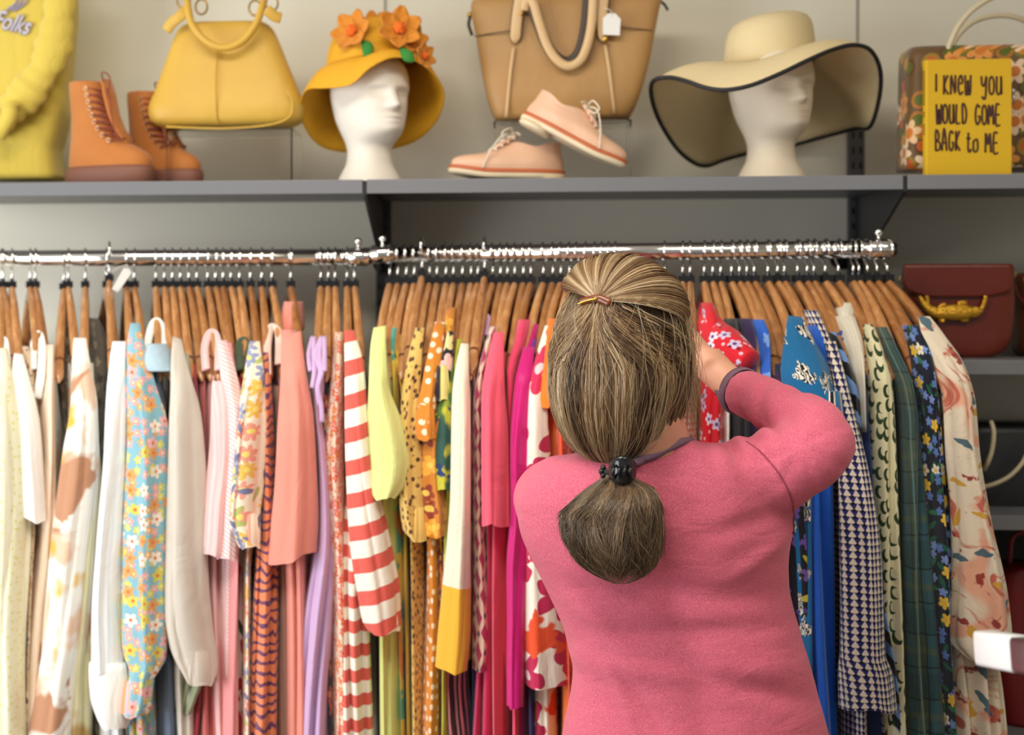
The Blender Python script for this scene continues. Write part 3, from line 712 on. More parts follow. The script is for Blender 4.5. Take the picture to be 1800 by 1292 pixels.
G(RR_,813,788,'blouse','blouse','dark green tropical print blouse with short sleeve',c_trop,body=[(690,776,794),(860,770,792),(1400,776,792)],sleeve=[(640,782,798),(700,770,796),(780,760,796),(840,758,796),(862,764,792)],off=-.004)
G(RR_,828,802,'camisole','top','vivid lime green top squeezed beside the cream blouse',C('vivid_lime_cotton',rgb(198,208,54)),body=[(596,800,812),(650,792,806),(760,782,800),(1400,770,784)],boff=-.01)
c_cream=C('cream_and_mustard_crepe',rgb(240,228,206),[('below',1.0,rgb(236,180,60))])
def mustard_z(py): return at(800,py,2.50).z
c_cream=C('cream_and_mustard_crepe_panel',rgb(240,228,206),[('below',mustard_z(1034),rgb(236,178,56))])
G(RR_,840,812,'blouse','blouse','cream blouse with a mustard yellow sleeve end',c_cream,body=[(640,800,822),(900,798,824),(1100,790,824),(1170,788,822)],sleeve=[(604,810,824),(650,800,824),(700,794,826),(880,790,826),(960,784,826),(1040,775,827),(1120,768,826),(1183,764,820)],off=.016,amp=.6,tilt=-.1,boff=-.02)
c_pstr=C('black_pink_striped_satin',rgb(44,34,40),[('vs',.02,.45,rgb(226,150,156),{'wob':.01})],rough=.5)
G(RR_,852,828,'skirt','skirt','black and pink striped garment showing under the mustard sleeve end',c_pstr,body=[(660,826,838),(1100,800,830),(1180,776,818),(1300,780,826),(1400,790,830)],boff=-.03,dz=.012)
G(RR_,866,826,'camisole','top','top with a lilac satin strap ring over its bare hanger tip',C('cobalt_top',rgb(50,70,140)),body=[(690,828,838),(1000,826,836),(1400,822,834)],straps=[([(838,600,.0),(836,572,.01),(842,560,.014),(852,556,.014),(858,566,.008),(856,590,0)],.0075,C('lilac_satin',rgb(216,176,214)))],boff=-.05)
c_geo=C('magenta_geometric_print',rgb(240,208,190),[('lattice',.044,rgb(186,48,100),rgb(36,26,40))])
G(RR_,880,852,'dress','dress','pale dress with magenta hexagons and small black squares',c_geo,body=[(574,858,874),(640,838,858),(720,824,850),(850,822,850),(1000,822,856),(1120,820,864),(1182,822,858)],amp=.5)
G(RR_,892,860,'dress','dress','deep magenta dress hanging low below the coral pink blouse',C('deep_magenta_satin',rgb(196,44,92),rough=.5),body=[(660,846,860),(900,848,884),(1000,846,890),(1200,828,892),(1400,812,900)],boff=-.02,amp=1.4)
c_cpink=C('coral_pink_crepe',rgb(238,92,116))
G(RR_,905,872,'blouse','blouse','coral pink blouse with a seamed elbow sleeve',c_cpink,body=[(620,862,884),(900,858,888),(1400,862,888)],sleeve=[(584,868,886),(640,854,886),(700,845,888),(770,845,892),(850,846,893),(926,848,894)],off=.02,amp=1.1,boff=-.02)
c_rasp=C('raspberry_crepe',rgb(178,24,64))
G(RR_,920,888,'camisole','top','raspberry red top tucked between two coral pink garments',c_rasp,body=[(640,878,892),(900,880,896),(1000,876,896),(1400,880,900)],boff=-.03)
c_hot=C('hot_pink_crepe',rgb(236,70,110))
def coll(mat,rows):
    def f(o,P,a):
        mb=MB(); slab(mb,[(r[0],r[1],r[2],P.y-r[3],r[4]) for r in rows],32,12,.8); build('collar',mb,mat,o)
    return f
G(RR_,933,904,'shirt','shirt','hot pink shirt with a turned down collar on the hanger',c_hot,body=[(562,906,930),(600,898,924),(650,884,908),(760,884,904),(900,890,908),(1400,892,912)],extra=coll(c_hot,[(552,914,940,.03,.03),(575,904,930,.05,.04),(590,896,922,.065,.035)]))
c_mag=C('magenta_satin',rgb(206,20,120),rough=.45)
G(RR_,955,918,'shirt','shirt','magenta satin shirt with a long sleeve and collar',c_mag,body=[(570,932,950),(640,912,934),(800,898,926),(1000,890,922),(1400,892,926)],sleeve=[(610,920,940),(680,904,934),(800,896,930),(900,896,936),(1000,890,930),(1100,892,924),(1246,892,920)],extra=coll(c_mag,[(550,936,954,.03,.03),(575,928,948,.05,.04),(586,926,942,.06,.03)]),amp=1.2)
c_purp=C('violet_satin',rgb(120,40,150),[('below',at(925,650,2.58).z,rgb(44,62,150))],rough=.5)
G(RR_,972,936,'camisole','top','violet and blue top between magenta and cream clothes',c_purp,body=[(596,932,946),(650,920,940),(740,920,932),(900,920,930),(1400,925,940)],boff=-.02)
c_anem=C('cream_anemone_print',rgb(246,236,220),[('flower',11,.50,[rgb(192,40,84),rgb(206,50,90)],{'petals':5,'warp':.35,'rnd':.8,'center':rgb(238,200,206),'cs':.2,'keep':.8,'off':.35}),('blob',9,.66,rgb(232,84,44),{'off':6})])
G(RR_,986,950,'dress','dress','cream dress with big crimson anemones',c_anem,body=[(640,936,960),(800,926,964),(1000,922,972),(1250,920,974),(1400,920,976)],sleeve=[(572,958,972),(620,944,966),(690,928,962),(800,924,968),(950,920,978),(1100,920,996),(1211,922,1006)],amp=.6,off=.0)
c_oran=C('bright_orange_cotton',rgb(240,124,36))
G(RR_,1001,968,'shirt','shirt','bright orange shirt beside the back of the head',c_oran,body=[(640,956,980),(900,960,990),(1200,978,1004),(1400,974,1008)],sleeve=[(560,964,984),(620,954,980),(700,946,976),(716,952,970)],off=.0)
c_or2=C('orange_red_floral',rgb(236,90,50),[('flower',24,.44,[rgb(246,180,140),rgb(214,50,40)],{})])
G(RR_,1014,985,'blouse','blouse','orange red floral blouse mostly hidden behind the grey hair',c_or2,body=[(620,980,1000),(780,968,996),(900,974,1000),(1400,990,1010)])
hid=[('rust',(170,70,40)),('terracotta',(196,96,70)),('rose',(214,110,120)),('crimson',(170,30,50)),('wine',(120,26,44))]
ords=['leftmost','second from left','middle','second from right','rightmost']
for i,(px,tp) in enumerate(((1030,1000),(1046,1020),(1058,1036),(1070,1052),(1082,1070))):
    nm,cc=hid[i]
    G(RR_,px,tp,'blouse','blouse',nm+' coloured blouse hidden behind the head, only its hanger hook showing',C(nm+'_cotton',rgb(*cc)),wide=i>2,
      hlabel='wooden hanger whose hook is the '+ords[i]+' of five just above the grey hair')
c_ging=C('red_gingham',rgb(244,224,216),[('check',.011,rgb(206,40,52),.75)])
G(RR_,1168,1172,'shirt','shirt','plain pink shirt just right of the top of the head',C('pink_poplin',rgb(214,110,120)),body=[(640,1164,1180),(900,1166,1184),(1400,1168,1186)])
G(RR_,1200,1204,'shirt','shirt','red gingham shirt beside the grey hair',c_ging,body=[(640,1196,1212),(700,1194,1228),(820,1186,1230),(1400,1190,1230)])
G(RR_,1213,1218,'blouse','blouse','dark red blouse held by the right hand',C('dark_red_crepe',rgb(150,20,32)),body=[(630,1212,1226),(800,1226,1246),(1400,1230,1250)],boff=-.03)
c_red=C('red_blossom_print',rgb(214,22,40),[('flower',34,.40,[rgb(206,190,220),rgb(236,220,236)],{'rnd':.9,'keep':.6,'center':rgb(90,60,120)}),('dot',50,.16,[rgb(244,190,200)],{'keep':.3}),('dot',46,.13,[rgb(100,10,24)],{'keep':.3,'off':4})],rough=.7)
def redsleeve(o,P,a):
    pts=[(1240,545),(1252,585),(1275,608),(1300,626),(1318,638)]
    ys=[P.y-.06,P.y-.11,P.y-.16,P.y-.20,P.y-.22]
    P3=catmull([at(x,y,Y) for (x,y),Y in zip(pts,ys)],8); n=len(P3)
    rad=list(np.interp(np.linspace(0,1,n),[0,.2,.5,.9,1],[.014,.030,.035,.024,.022]))
    mb=MB(); tube(mb,P3,rad,28,flat=1.0); build('sleeve',mb,c_red,o)
G(RR_,1238,1262,'blouse','blouse','bright red blouse with small lilac blossoms, pushed aside by the arm',c_red,body=[(532,1236,1256),(580,1238,1276),(660,1232,1290),(720,1228,1282),(800,1228,1280),(842,1238,1276),(1400,1240,1276)],extra=redsleeve,wide=True)
G(RR_,1253,1280,'shirt','shirt','white shirt showing as a thin sliver above the pink shoulder',c_white,body=[(640,1272,1288),(760,1268,1290),(840,1266,1284),(1400,1266,1284)],boff=-.01)
G(RR_,1267,1296,'dress','dress','black dress in the gap between the red blouse and the pink sleeve',C('black_crepe',(.012,.012,.016)),body=[(560,1276,1300),(640,1282,1316),(760,1286,1330),(1400,1290,1330)])
c_dpurp=C('dark_purple_jersey',rgb(52,34,80))
G(RR_,1286,1342,'dress','dress','dark purple top on a hanger with its bare right tip showing',c_dpurp,body=[(560,1304,1330),(600,1312,1338),(640,1316,1336),(760,1310,1345),(1400,1320,1350)],wide=True,boff=-.015)
c_bdot=C('royal_blue_blossom_print',rgb(34,96,200),[('flower',30,.4,[rgb(120,160,230)],{'keep':.5})])
G(RR_,1300,1364,'camisole','top','royal blue blossom top with a narrow shoulder on a bare hanger tip',c_bdot,body=[(562,1328,1350),(592,1338,1362),(626,1344,1362),(680,1346,1362),(780,1350,1376),(1400,1350,1380)],wide=True)
c_green=C('green_plum_floral',rgb(50,60,84),[('flower',26,.44,[rgb(70,110,90),rgb(110,60,120)],{})])
G(RR_,1313,1376,'dress','dress','teal and plum floral dress behind the pink forearm',c_green,body=[(640,1360,1380),(760,1360,1392),(1400,1370,1398)],wide=True,boff=-.02)
c_bpurp=C('black_violet_floral',rgb(16,14,26),[('flower',30,.44,[rgb(110,80,160),rgb(84,60,130)],{'keep':.8}),('leaf',26,.4,[rgb(200,180,50)],{'keep':.25})])
G(RR_,1326,1390,'dress','dress','black dress with violet flowers beside the pink jumper',c_bpurp,body=[(640,1378,1396),(780,1384,1400),(920,1384,1424),(1050,1388,1430),(1150,1394,1430),(1400,1410,1436)],wide=True)
c_zebt=C('teal_blue_zebra_motif_crepe',rgb(22,104,158),[('zebra',21,.27)])
G(RR_,1350,1410,'blouse','blouse','teal blue blouse with small zebra motifs',c_zebt,body=[(640,1384,1410),(760,1390,1440),(1400,1400,1440)],sleeve=[(556,1386,1412),(590,1382,1430),(640,1380,1462),(700,1386,1482),(745,1408,1498),(752,1430,1494)],wide=True,off=.03,amp=.5,soff=.01,boff=-.03,tilt=-.1)
zebra_blouse=GARMENTS[-1]
c_bblue=C('bright_blue_crepe',rgb(24,92,196))
G(RR_,1367,1446,'dress','dress','bright blue long dress hanging beside the jumper',c_bblue,body=[(572,1428,1450),(620,1440,1462),(700,1446,1474),(850,1424,1486),(950,1418,1488),(1100,1420,1488),(1250,1430,1490),(1400,1440,1496)],wide=True,amp=1.2,lam=.04)
G(RR_,1379,1440,'top','top','indigo ruffled top behind the zebra motif blouse',C('indigo_crepe',rgb(40,50,110)),body=[(640,1432,1446),(800,1440,1452),(1400,1450,1462)],wide=True,boff=-.05)
c_tri=C('navy_triangle_print',rgb(36,40,110),[('tri',.0115,rgb(226,214,196)),('dot',87,.22,[rgb(10,10,20)],{'rnd':0})])
G(RR_,1402,1480,'shirt','shirt','navy shirt covered in tiny cream triangles with a deep cuff',c_tri,body=[(545,1420,1444),(600,1444,1470),(680,1466,1486),(800,1488,1506),(1000,1496,1530),(1400,1500,1540)],sleeve=[(600,1452,1470),(660,1466,1488),(740,1476,1510),(850,1481,1538),(950,1484,1554),(1080,1486,1560),(1168,1486,1564),(1180,1484,1574),(1256,1486,1586)],wide=True,off=.02,amp=.7)
c_bz=C('black_sky_blue_zebra_print',rgb(12,14,22),[('hs',.045,.5,rgb(112,150,210),{'wob':.05,'ws':12,'slant':.5})])
G(RR_,1419,1496,'dress','dress','sky blue dress with bold black zebra stripes',c_bz,body=[(584,1456,1476),(640,1472,1506),(700,1488,1524),(800,1500,1532),(1000,1530,1560),(1250,1570,1596),(1400,1580,1600)],wide=True,off=.0)
c_den=C('blue_ruched_cotton',rgb(58,80,146))
def ruche(o,P,a):
    pts=[(1478,588),(1494,612),(1508,636),(1518,656),(1522,672)]
    P3=catmull([at(x,y,P.y-.13-.016*i) for i,(x,y) in enumerate(pts)],10); n=len(P3)
    mb=MB(); tube(mb,P3,[.014+.006*math.sin(i*1.45)*.35+.006*math.sin(PI*i/n) for i in range(n)],24); build('sleeve',mb,c_den,o)
G(RR_,1431,1500,'blouse','blouse','blue blouse with a ruched cap sleeve',c_den,body=[(580,1472,1494),(640,1500,1520),(700,1512,1530),(1400,1540,1560)],wide=True,extra=ruche,boff=-.02)
c_crk=C('cream_ribbed_knit',rgb(222,214,196),[('vs',.008,.3,rgb(206,196,176),{'al':.6})])
G(RR_,1451,1546,'vest','top','cream ribbed vest with a folded collar and a black hem on a bare hanger tip',c_crk,body=[(556,1478,1512),(600,1492,1528),(640,1506,1530),(690,1516,1528),(760,1520,1530)],wide=True,extra=coll(c_crk,[(532,1472,1496,.05,.03),(548,1466,1500,.07,.035),(572,1468,1496,.09,.03)]))
c_leafp=C('cream_green_crescent_print',rgb(222,216,178),[('crescent',44,.40,[rgb(40,62,30)],{'rnd':.55,'turn':1.2,'sy':.8})])
G(RR_,1474,1556,'dress','dress','cream dress with dark green crescent marks',c_leafp,body=[(570,1524,1540),(620,1530,1566),(680,1536,1584),(800,1536,1590),(1000,1546,1596),(1200,1556,1602),(1400,1562,1610)],wide=True,off=-.004)
c_gplaid=C('green_blue_tartan',rgb(70,84,66),[('vs',.062,.45,rgb(44,88,104),{'al':.75,'wob':.01}),('hs',.11,.42,rgb(40,72,74),{'al':.6,'wob':.012}),('hs',.11,.1,rgb(84,96,70),{'ph':.3,'al':.6,'wob':.012}),('vs',.031,.07,rgb(24,36,46),{'al':.8,'wob':.01}),('hs',.055,.05,rgb(28,38,42),{'al':.8,'wob':.012}),('vs',.062,.09,rgb(110,150,160),{'ph':.3,'al':.5,'wob':.01})],rough=.6)
G(RR_,1500,1570,'shirt','shirt','grey slate shirt collar beside the plaid garment',C('slate_grey_cotton',rgb(80,88,92)),body=[(552,1532,1552),(620,1556,1580),(720,1580,1596),(1400,1590,1610)],wide=True,boff=-.03)
G(RR_,1510,1592,'dress','dress','green and blue tartan dress with crinkled folds',c_gplaid,body=[(575,1548,1566),(620,1564,1592),(680,1588,1620),(760,1594,1636),(900,1596,1652),(1100,1600,1670),(1400,1608,1694)],wide=True,amp=1.2,lam=.05)
G(RR_,1525,1626,'dress','dress','black velvet dress behind the long bare hanger tip',C('black_velvet',(.010,.010,.012)),body=[(690,1622,1640),(800,1628,1650),(1000,1640,1668),(1400,1660,1690)],wide=True,boff=-.05)
c_nav=C('navy_meadow_print',rgb(16,22,40),[('leaf',42,.5,[rgb(20,90,66),rgb(30,110,70)],{'keep':.7}),('flower',50,.42,[rgb(90,120,190),rgb(120,146,210)],{'keep':.7,'off':2}),('flower',30,.34,[rgb(236,228,206),rgb(232,190,60)],{'keep':.6,'off':6,'center':rgb(226,180,60)})])
G(RR_,1542,1634,'dress','dress','navy dress with a dense meadow flower print',c_nav,body=[(572,1604,1626),(620,1616,1650),(700,1630,1664),(850,1640,1680),(1000,1644,1692),(1120,1652,1690),(1200,1664,1690),(1400,1680,1700)],wide=True,off=.01,amp=1.2)
c_peach=C('cream_peony_print',rgb(226,212,190),[('blob',9,.53,rgb(228,170,142),{'soft':.10,'dist':1}),('blob',15,.60,rgb(196,104,84),{'soft':.07,'dist':1.5,'off':2}),('leaf',26,.42,[rgb(82,108,120),rgb(206,160,60)],{'keep':.38,'off':3,'warp':.5}),('blob',30,.66,rgb(150,60,52),{'soft':.04,'off':8})])
G(RR_,1560,1690,'blouse','blouse','cream blouse with large faded peonies at the far right end',c_peach,body=[(620,1650,1690),(800,1666,1716),(1000,1680,1756),(1200,1686,1790),(1400,1686,1810)],sleeve=[(556,1616,1636),(590,1622,1664),(640,1644,1700),(700,1664,1718),(800,1672,1728),(920,1686,1752),(1050,1692,1784),(1140,1690,1792),(1170,1720,1780)],wide=True,off=.015,amp=1.6)
# ================================================================== things on the shelf
def solid(name, mat, rows, parent=None, loc=None, **k):
    mb=MB(); slab(mb,rows,**k); return build(name,mb,mat,parent,loc)
def path(pts, n=8, closed=False): return catmull([at(x,y,Y) for x,y,Y in pts], n, closed)
def shelf_pt(px,Y): p=at(px,300,Y); return Vector((p.x,Y,ZT))

# ---- yellow sweatshirt on the left
c_sweat=C('yellow_sweatshirt_fleece',rgb(214,190,84),weave=900,fold=.7)
SY=2.93
o=solid('sweatshirt',c_sweat,[(-60,-60,128,SY,.05),(20,-90,132,SY,.06),(110,-95,124,SY,.065),(200,-95,118,SY,.065),(250,-92,108,SY,.065),(266,-90,104,SY,.06),(272,-92,104,SY,.062),(316,-88,108,SY-.01,.062)],loc=shelf_pt(20,SY),n=72,rowsn=44,e=.45)
tag(o,'pale yellow sweatshirt with crossed sleeve and grey lilac lettering at the top left','sweatshirt')
mb=MB(); P3=path([(108,-70,2.86),(104,20,2.85),(88,100,2.84),(52,158,2.835),(14,196,2.835),(-24,216,2.84)],9); n=len(P3)
tube(mb,P3,[.036+.004*math.sin(i*.5)+.003*math.sin(i*1.7) for i in range(n)],28,flat=.7,up=(0,-1,0)); build('sleeve',mb,c_sweat,o)
mb=MB(); P3=path([(18,182,2.80),(16,205,2.80),(4,226,2.80),(-4,240,2.80)],8); tube(mb,P3,[.017,.019,.017]+[.016]*(len(P3)-3),20,flat=.8); build('cuff',mb,c_sweat,o)
M_lilac=plain('lilac_print',rgb(150,144,170),.7); M_lilacw=plain('pale_lilac_print',rgb(214,210,220),.7)
def textobj(name, body, size, pos, mat, parent, ext=.0008, shear=0, sx=1, rx=PI/2, rz=0, align='LEFT', offset=0):
    cu=bpy.data.curves.new(name,'FONT'); cu.body=body; cu.size=size; cu.extrude=ext; cu.shear=shear; cu.align_x=align; cu.offset=offset
    t=bpy.data.objects.new(name,cu); COL.objects.link(t)
    dg=bpy.context.evaluated_depsgraph_get(); me=bpy.data.meshes.new_from_object(t.evaluated_get(dg)); bpy.data.objects.remove(t)
    M=Matrix.Translation(pos)@Matrix.Rotation(rz,4,'Y')@Matrix.Rotation(rx,4,'X')@Matrix.Diagonal((sx,1,1,1))
    me.transform(M); me.materials.clear(); me.materials.append(mat)
    b=BASE.get(parent.name,Vector((0,0,0))); me.transform(Matrix.Translation(-b))
    ob=bpy.data.objects.new(name,me); COL.objects.link(ob); ob.parent=parent; return ob
p=at(-14,46,2.862)
textobj('lettering_edge','Folks',.052,p+Vector((0,.0004,0)),M_lilac,o,shear=.35,sx=.72,rz=math.radians(14),offset=.0016)
textobj('lettering','Folks',.052,p-Vector((0,.0006,0)),M_lilacw,o,shear=.35,sx=.72,rz=math.radians(14),offset=-.0006)
for i,rr in enumerate((34,22,11)):
    mb=MB(); P3=path([(22+rr*.9,-20,2.8655),(20+rr*.75,4,2.8655),(6+rr*.55,16+rr*.1,2.8655)],6); tube(mb,P3,.0022,8,flat=.4,up=(0,-1,0)); build('printed_arc',mb,M_lilac,o)

# ---- boots
def suede(name,col,col2):
    N=NT(name); oc=N.obj(); f=N.noise(oc,14,5,.6)
    N.bump(N.noise(oc,900,3),.15,.0006); N.bump(N.noise(oc,45,3),.2,.003)
    m=N.done(N.mix(f,col,col2),.75); N.b.inputs['Sheen Weight'].default_value=.3; return m
M_boot=suede('tan_nubuck',rgb(176,100,36),rgb(196,122,50)); M_bsole=plain('brown_rubber_sole',rgb(128,82,66),.6,bump=(160,.2,.001))
M_blace=plain('russet_lace',rgb(140,66,48),.8); M_eye=plain('copper_eyelet',rgb(226,190,150),.3,.8)
def boot(px_heel, px_toe, Yc, rz, label, scale=1.0):
    a=shelf_pt(px_heel,Yc); b=shelf_pt(px_toe,Yc)
    r=empty('ankle_boot',a+Vector((.11*scale,0,0)),rz); tag(r,label,'boot','pair of tan lace up boots')
    BASE[r.name]=Vector((0,0,0))
    # local: heel at x=-.11, toe at x=+.10
    def sec(z,xb,xf,hy,e=1.0,n=40):
        return [Vector((p.x*scale,p.y*scale,z*scale)) for p in sell(Vector(((xb+xf)/2,0,0)),(xf-xb)/2,hy,e,n,start=PI)]
    S_=[(0,-.103,.092,.040),(.004,-.108,.098,.043),(.030,-.106,.100,.044),(.040,-.102,.096,.041)]
    mb=MB(); rings(mb,[sec(*q,e=.8) for q in S_]); build('sole',mb,M_bsole,r)
    U=hermite_rows([(.036,-.100,.094,.040),(.050,-.100,.096,.040),(.066,-.099,.086,.038),(.078,-.098,.066,.036),(.092,-.096,.040,.034),(.110,-.094,.018,.034),(.14,-.092,.002,.035),(.17,-.093,-.008,.037),(.205,-.095,-.014,.039),(.218,-.095,-.016,.039)],34)
    R=[sec(*q,e=.9) for q in U]
    c=sum(R[-1],Vector())/len(R[-1])
    R.append([c+(p-c)*.9 for p in R[-1]]); R.append([c+(p-c)*.88-Vector((0,0,.05)) for p in R[-2]])
    mb=MB(); rings(mb,R); build('upper',mb,M_boot,r)
    # tongue
    mb=MB(); tube(mb,[Vector(q)*scale for q in ((.045,0,.088),(.022,0,.115),(.006,0,.15),(-.004,0,.19),(-.012,0,.222))],[.018*scale,.022*scale,.022*scale,.024*scale,.02*scale],16,flat=.35,up=(1,0,.3)); build('tongue',mb,M_boot,r)
    zs=[.092,.104,.118,.132,.146,.160,.174,.188,.202]
    def fx(z): return float(np.interp(z,[u[0] for u in U],[u[2] for u in U]))
    lace=MB(); eye=[]
    for i,z in enumerate(zs):
        x=fx(z)-.014
        for sg in(-1,1):
            hy=.030
            y=sg*.028
            # eyelet outside facing the viewer side
            mb=MB(); th=[2*PI*k/10 for k in range(10)]
            cx=x-.012; yy=sg*float(np.interp(z,[.05,.11,.2],[.037,.0325,.0375]))
            tube(mb,[Vector((cx+.0042*math.cos(t),yy,z+.0042*math.sin(t)))*scale for t in th],.0013*scale,6,closed=True); build('eyelet',mb,M_eye,r)
        if i<len(zs)-1:
            z2=zs[i+1]
            for sg in(-1,1):
                tube(lace,catmull([Vector((x-.012,-sg*.036,z))*scale,Vector((fx(z)+.002,-sg*.022,z+.003))*scale,Vector((fx(z+.007)+.006,0,z+.008))*scale,Vector((fx(z2)+.002,sg*.022,z2-.003))*scale,Vector((x-.014,sg*.036,z2))*scale],5),.0018*scale,8)
    build('crossed_laces',lace,M_blace,r)
    zt=.205
    mb=MB(); tube(mb,catmull([Vector(q)*scale for q in ((-.010,-.01,zt),(-.004,-.03,zt+.028),(.018,-.036,zt+.018),(.012,-.03,zt-.01),(-.004,-.015,zt))],8),.0016*scale,8)
    tube(mb,catmull([Vector(q)*scale for q in ((-.006,-.012,zt),(.02,-.038,zt-.03),(.03,-.042,zt-.08),(.045,-.044,zt-.115))],8),.0016*scale,8); build('lace_bow',mb,M_blace,r)
    return r
b1=boot(106,277,2.80,math.radians(-16),'tan nubuck lace up boot, the front one with its whole thick brown sole showing',.96)
b2=boot(205,370,2.875,math.radians(-24),'tan nubuck lace up boot, the rear one partly hidden by its pair',.92)

# ---- yellow handbag on acrylic stand
def leather(name,col,col2,rough=.5,bs=500,st=.15):
    N=NT(name); oc=N.obj(); f=N.noise(oc,7,4,.55)
    N.bump(N.noise(oc,bs,3),st,.0007); N.bump(N.noise(oc,16,3,.5,.5),.35,.007)
    return N.done(N.mix(f,col,col2),rough)
M_yb=leather('yellow_leather',rgb(202,156,52),rgb(218,180,80),.52)
HY=2.86
o=solid('handbag',M_yb,[(42,332,466,HY,.03),(50,318,478,HY,.038),(70,308,488,HY,.044),(110,294,504,HY,.050),(160,276,524,HY,.056),(195,264,536,HY,.060),(214,268,532,HY,.056),(224,286,512,HY,.044)],loc=at(400,226,HY),n=72,rowsn=36,e=.55)
BASE[o.name]=at(400,226,HY)
tag(o,'yellow leather handbag with tapered top standing on a clear riser beside the boots','handbag')
mb=MB(); P3=path([(330,-20,2.83),(330,10,2.80),(338,44,2.785),(362,72,2.78),(392,84,2.78),(424,74,2.78),(448,46,2.785),(460,14,2.80),(468,-20,2.83)],8)
tube(mb,P3,.0075,14); build('handle',mb,M_yb,o)
for pts in ([(292,54,2.80),(302,40,2.795),(318,27,2.79),(330,14,2.80)],[(494,32,2.80),(482,28,2.795),(468,16,2.79)]):
    mb=MB(); tube(mb,path(pts,6),[.010]+[.011]*(6*(len(pts)-1)-1)+[.009],14,flat=.35,up=(0,-1,0)); build('handle_tab',mb,M_yb,o)
for x,y in((322,2),(354,12),(478,6),(448,14)):
    c=at(x,y,2.80); mb=MB(); tube(mb,[c+Vector((.012*math.cos(t),0,.015*math.sin(t))) for t in [2*PI*k/20 for k in range(20)]],.0022,8,closed=True); build('ring',mb,M_brass,o)
mb=MB(); tube(mb,path([(383,78,2.808),(380,130,2.801),(380,180,2.797),(382,219,2.806)],8),.0012,6); build('seam',mb,plain('yellow_seam',rgb(190,146,44),.6),o)
mb=MB(); tube(mb,path([(292,223,2.806),(390,226,2.802),(470,220,2.804),(508,206,2.806),(514,180,2.806),(506,160,2.80)],8),.0022,6); build('piping',mb,M_yb,o)
# acrylic risers
def glassmat():
    N=NT('clear_acrylic'); m=N.done((.97,.98,.98),.03); N.b.inputs['Transmission Weight'].default_value=1; N.b.inputs['IOR'].default_value=1.2; return m
M_acr=glassmat()
def riser(x0,x1,ytop,Y0,Y1,label):
    a=at(x0,ytop,Y0); b=at(x1,ytop,Y0); t=.003
    mb=MB(); box(mb,a.x,b.x,Y0,Y1,a.z-t,a.z); box(mb,a.x,a.x+t,Y0,Y1,ZT,a.z-t); box(mb,b.x-t,b.x,Y0,Y1,ZT,a.z-t)
    o=build('display_riser',mb,M_acr,loc=((a.x+b.x)/2,(Y0+Y1)/2,ZT),smooth=False); tag(o,label,'display riser'); return o
riser(292,514,227,2.80,2.93,'clear acrylic display riser under the yellow handbag')

# ---- head form
def head_rings(neck='foam', nz=96, na=72, sc=1.0, feat=1.0, base=True):
    if base:
        front=[(0,-.060),(.006,-.066),(.02,-.060),(.045,-.047),(.07,-.042),(.085,-.046),(.095,-.066),(.105,-.083),(.118,-.090),(.135,-.089),(.15,-.090),(.17,-.089),(.185,-.086),(.20,-.092),(.22,-.092),(.245,-.084),(.265,-.066),(.28,-.042),(.288,-.02),(.291,-.001)]
        back=[(0,.060),(.006,.066),(.02,.060),(.045,.05),(.07,.048),(.09,.052),(.11,.064),(.14,.082),(.18,.096),(.21,.098),(.24,.090),(.265,.07),(.28,.046),(.288,.022),(.291,.001)]
        wid=[(0,.062),(.006,.068),(.02,.062),(.045,.048),(.07,.044),(.085,.047),(.10,.052),(.12,.060),(.14,.066),(.17,.071),(.20,.075),(.23,.073),(.25,.065),(.27,.049),(.282,.032),(.288,.018),(.291,.001)]
    h=lambda T,z: float(np.interp(z,[t[0] for t in T],[t[1] for t in T]))
    sm=lambda T,z: (h(T,z-.005)+h(T,z)*2+h(T,z+.005))/4 if .01<z<.28 else h(T,z)
    g=lambda x,s: math.exp(-(x/s)**2)
    R=[]
    zs=list(np.linspace(0,.291,nz))
    for z in zs:
        f=sm(front,z); b=sm(back,z); w_=sm(wid,z); ring=[]
        for k in range(na):
            th=2*PI*k/na+PI/2       # seam at back (+Y)
            cx,cy=math.cos(th),math.sin(th)
            y=(b if cy>0 else -f)*math.copysign(abs(cy)**.95,cy); x=w_*math.copysign(abs(cx)**.9,cx)
            if cy<0:
                d=0
                # nose: bridge to tip
                nz_=max(0,1-abs(z-.158)/.006) 
                prof=float(np.interp(z,[.148,.153,.158,.175,.195,.205],[0,.014,.024,.016,.006,0]))
                d+=prof*g(x,.0085+.004*g(z-.156,.008))
                d+=.007*g(z-.1365,.0045)*g(x,.020)+.006*g(z-.1275,.0045)*g(x,.018)
                d-=.004*g(z-.132,.002)*g(x,.02)
                d+=.006*g(z-.112,.010)*g(x,.020)
                for s in(-1,1):
                    d-=.012*g(z-.186,.011)*g(x-s*.030,.016)
                    d+=.006*g(z-.184,.006)*g(x-s*.030,.012)
                    d-=.004*g(z-.1795,.0015)*g(x-s*.030,.012)
                d+=.004*g(z-.199,.006)*g(abs(x)-.03,.02)
                y-=d*feat
            e_=0
            for s in(-1,1):
                e_+=.010*g(z-.172,.020)*g(y-.012,.010)*(1 if x*s>0 else 0)
            x+=math.copysign(e_,x)
            ring.append(Vector((x,y,z))*sc)
        R.append(ring)
    return R
def foammat(name,col):
    N=NT(name); N.bump(N.noise(N.obj(),400,3),.12,.001); m=N.done(col,.6); N.b.inputs['Subsurface Weight'].default_value=.15; N.b.inputs['Subsurface Radius'].default_value=(.01,.008,.006); return m
M_foam=foammat('white_foam',rgb(240,232,220))
def foamhead(px,Yc,rz,label,sc=1.0,col=None):
    mb=MB(); rings(mb,head_rings(sc=sc))
    o=build('mannequin_head',mb,col or M_foam,loc=(0,0,0)); o.location=shelf_pt(px,Yc); o.rotation_euler=(0,0,rz); tag(o,label,'mannequin head'); return o
foamhead(650,2.86,math.radians(38),'white foam display head wearing the yellow flowered hat',.97)
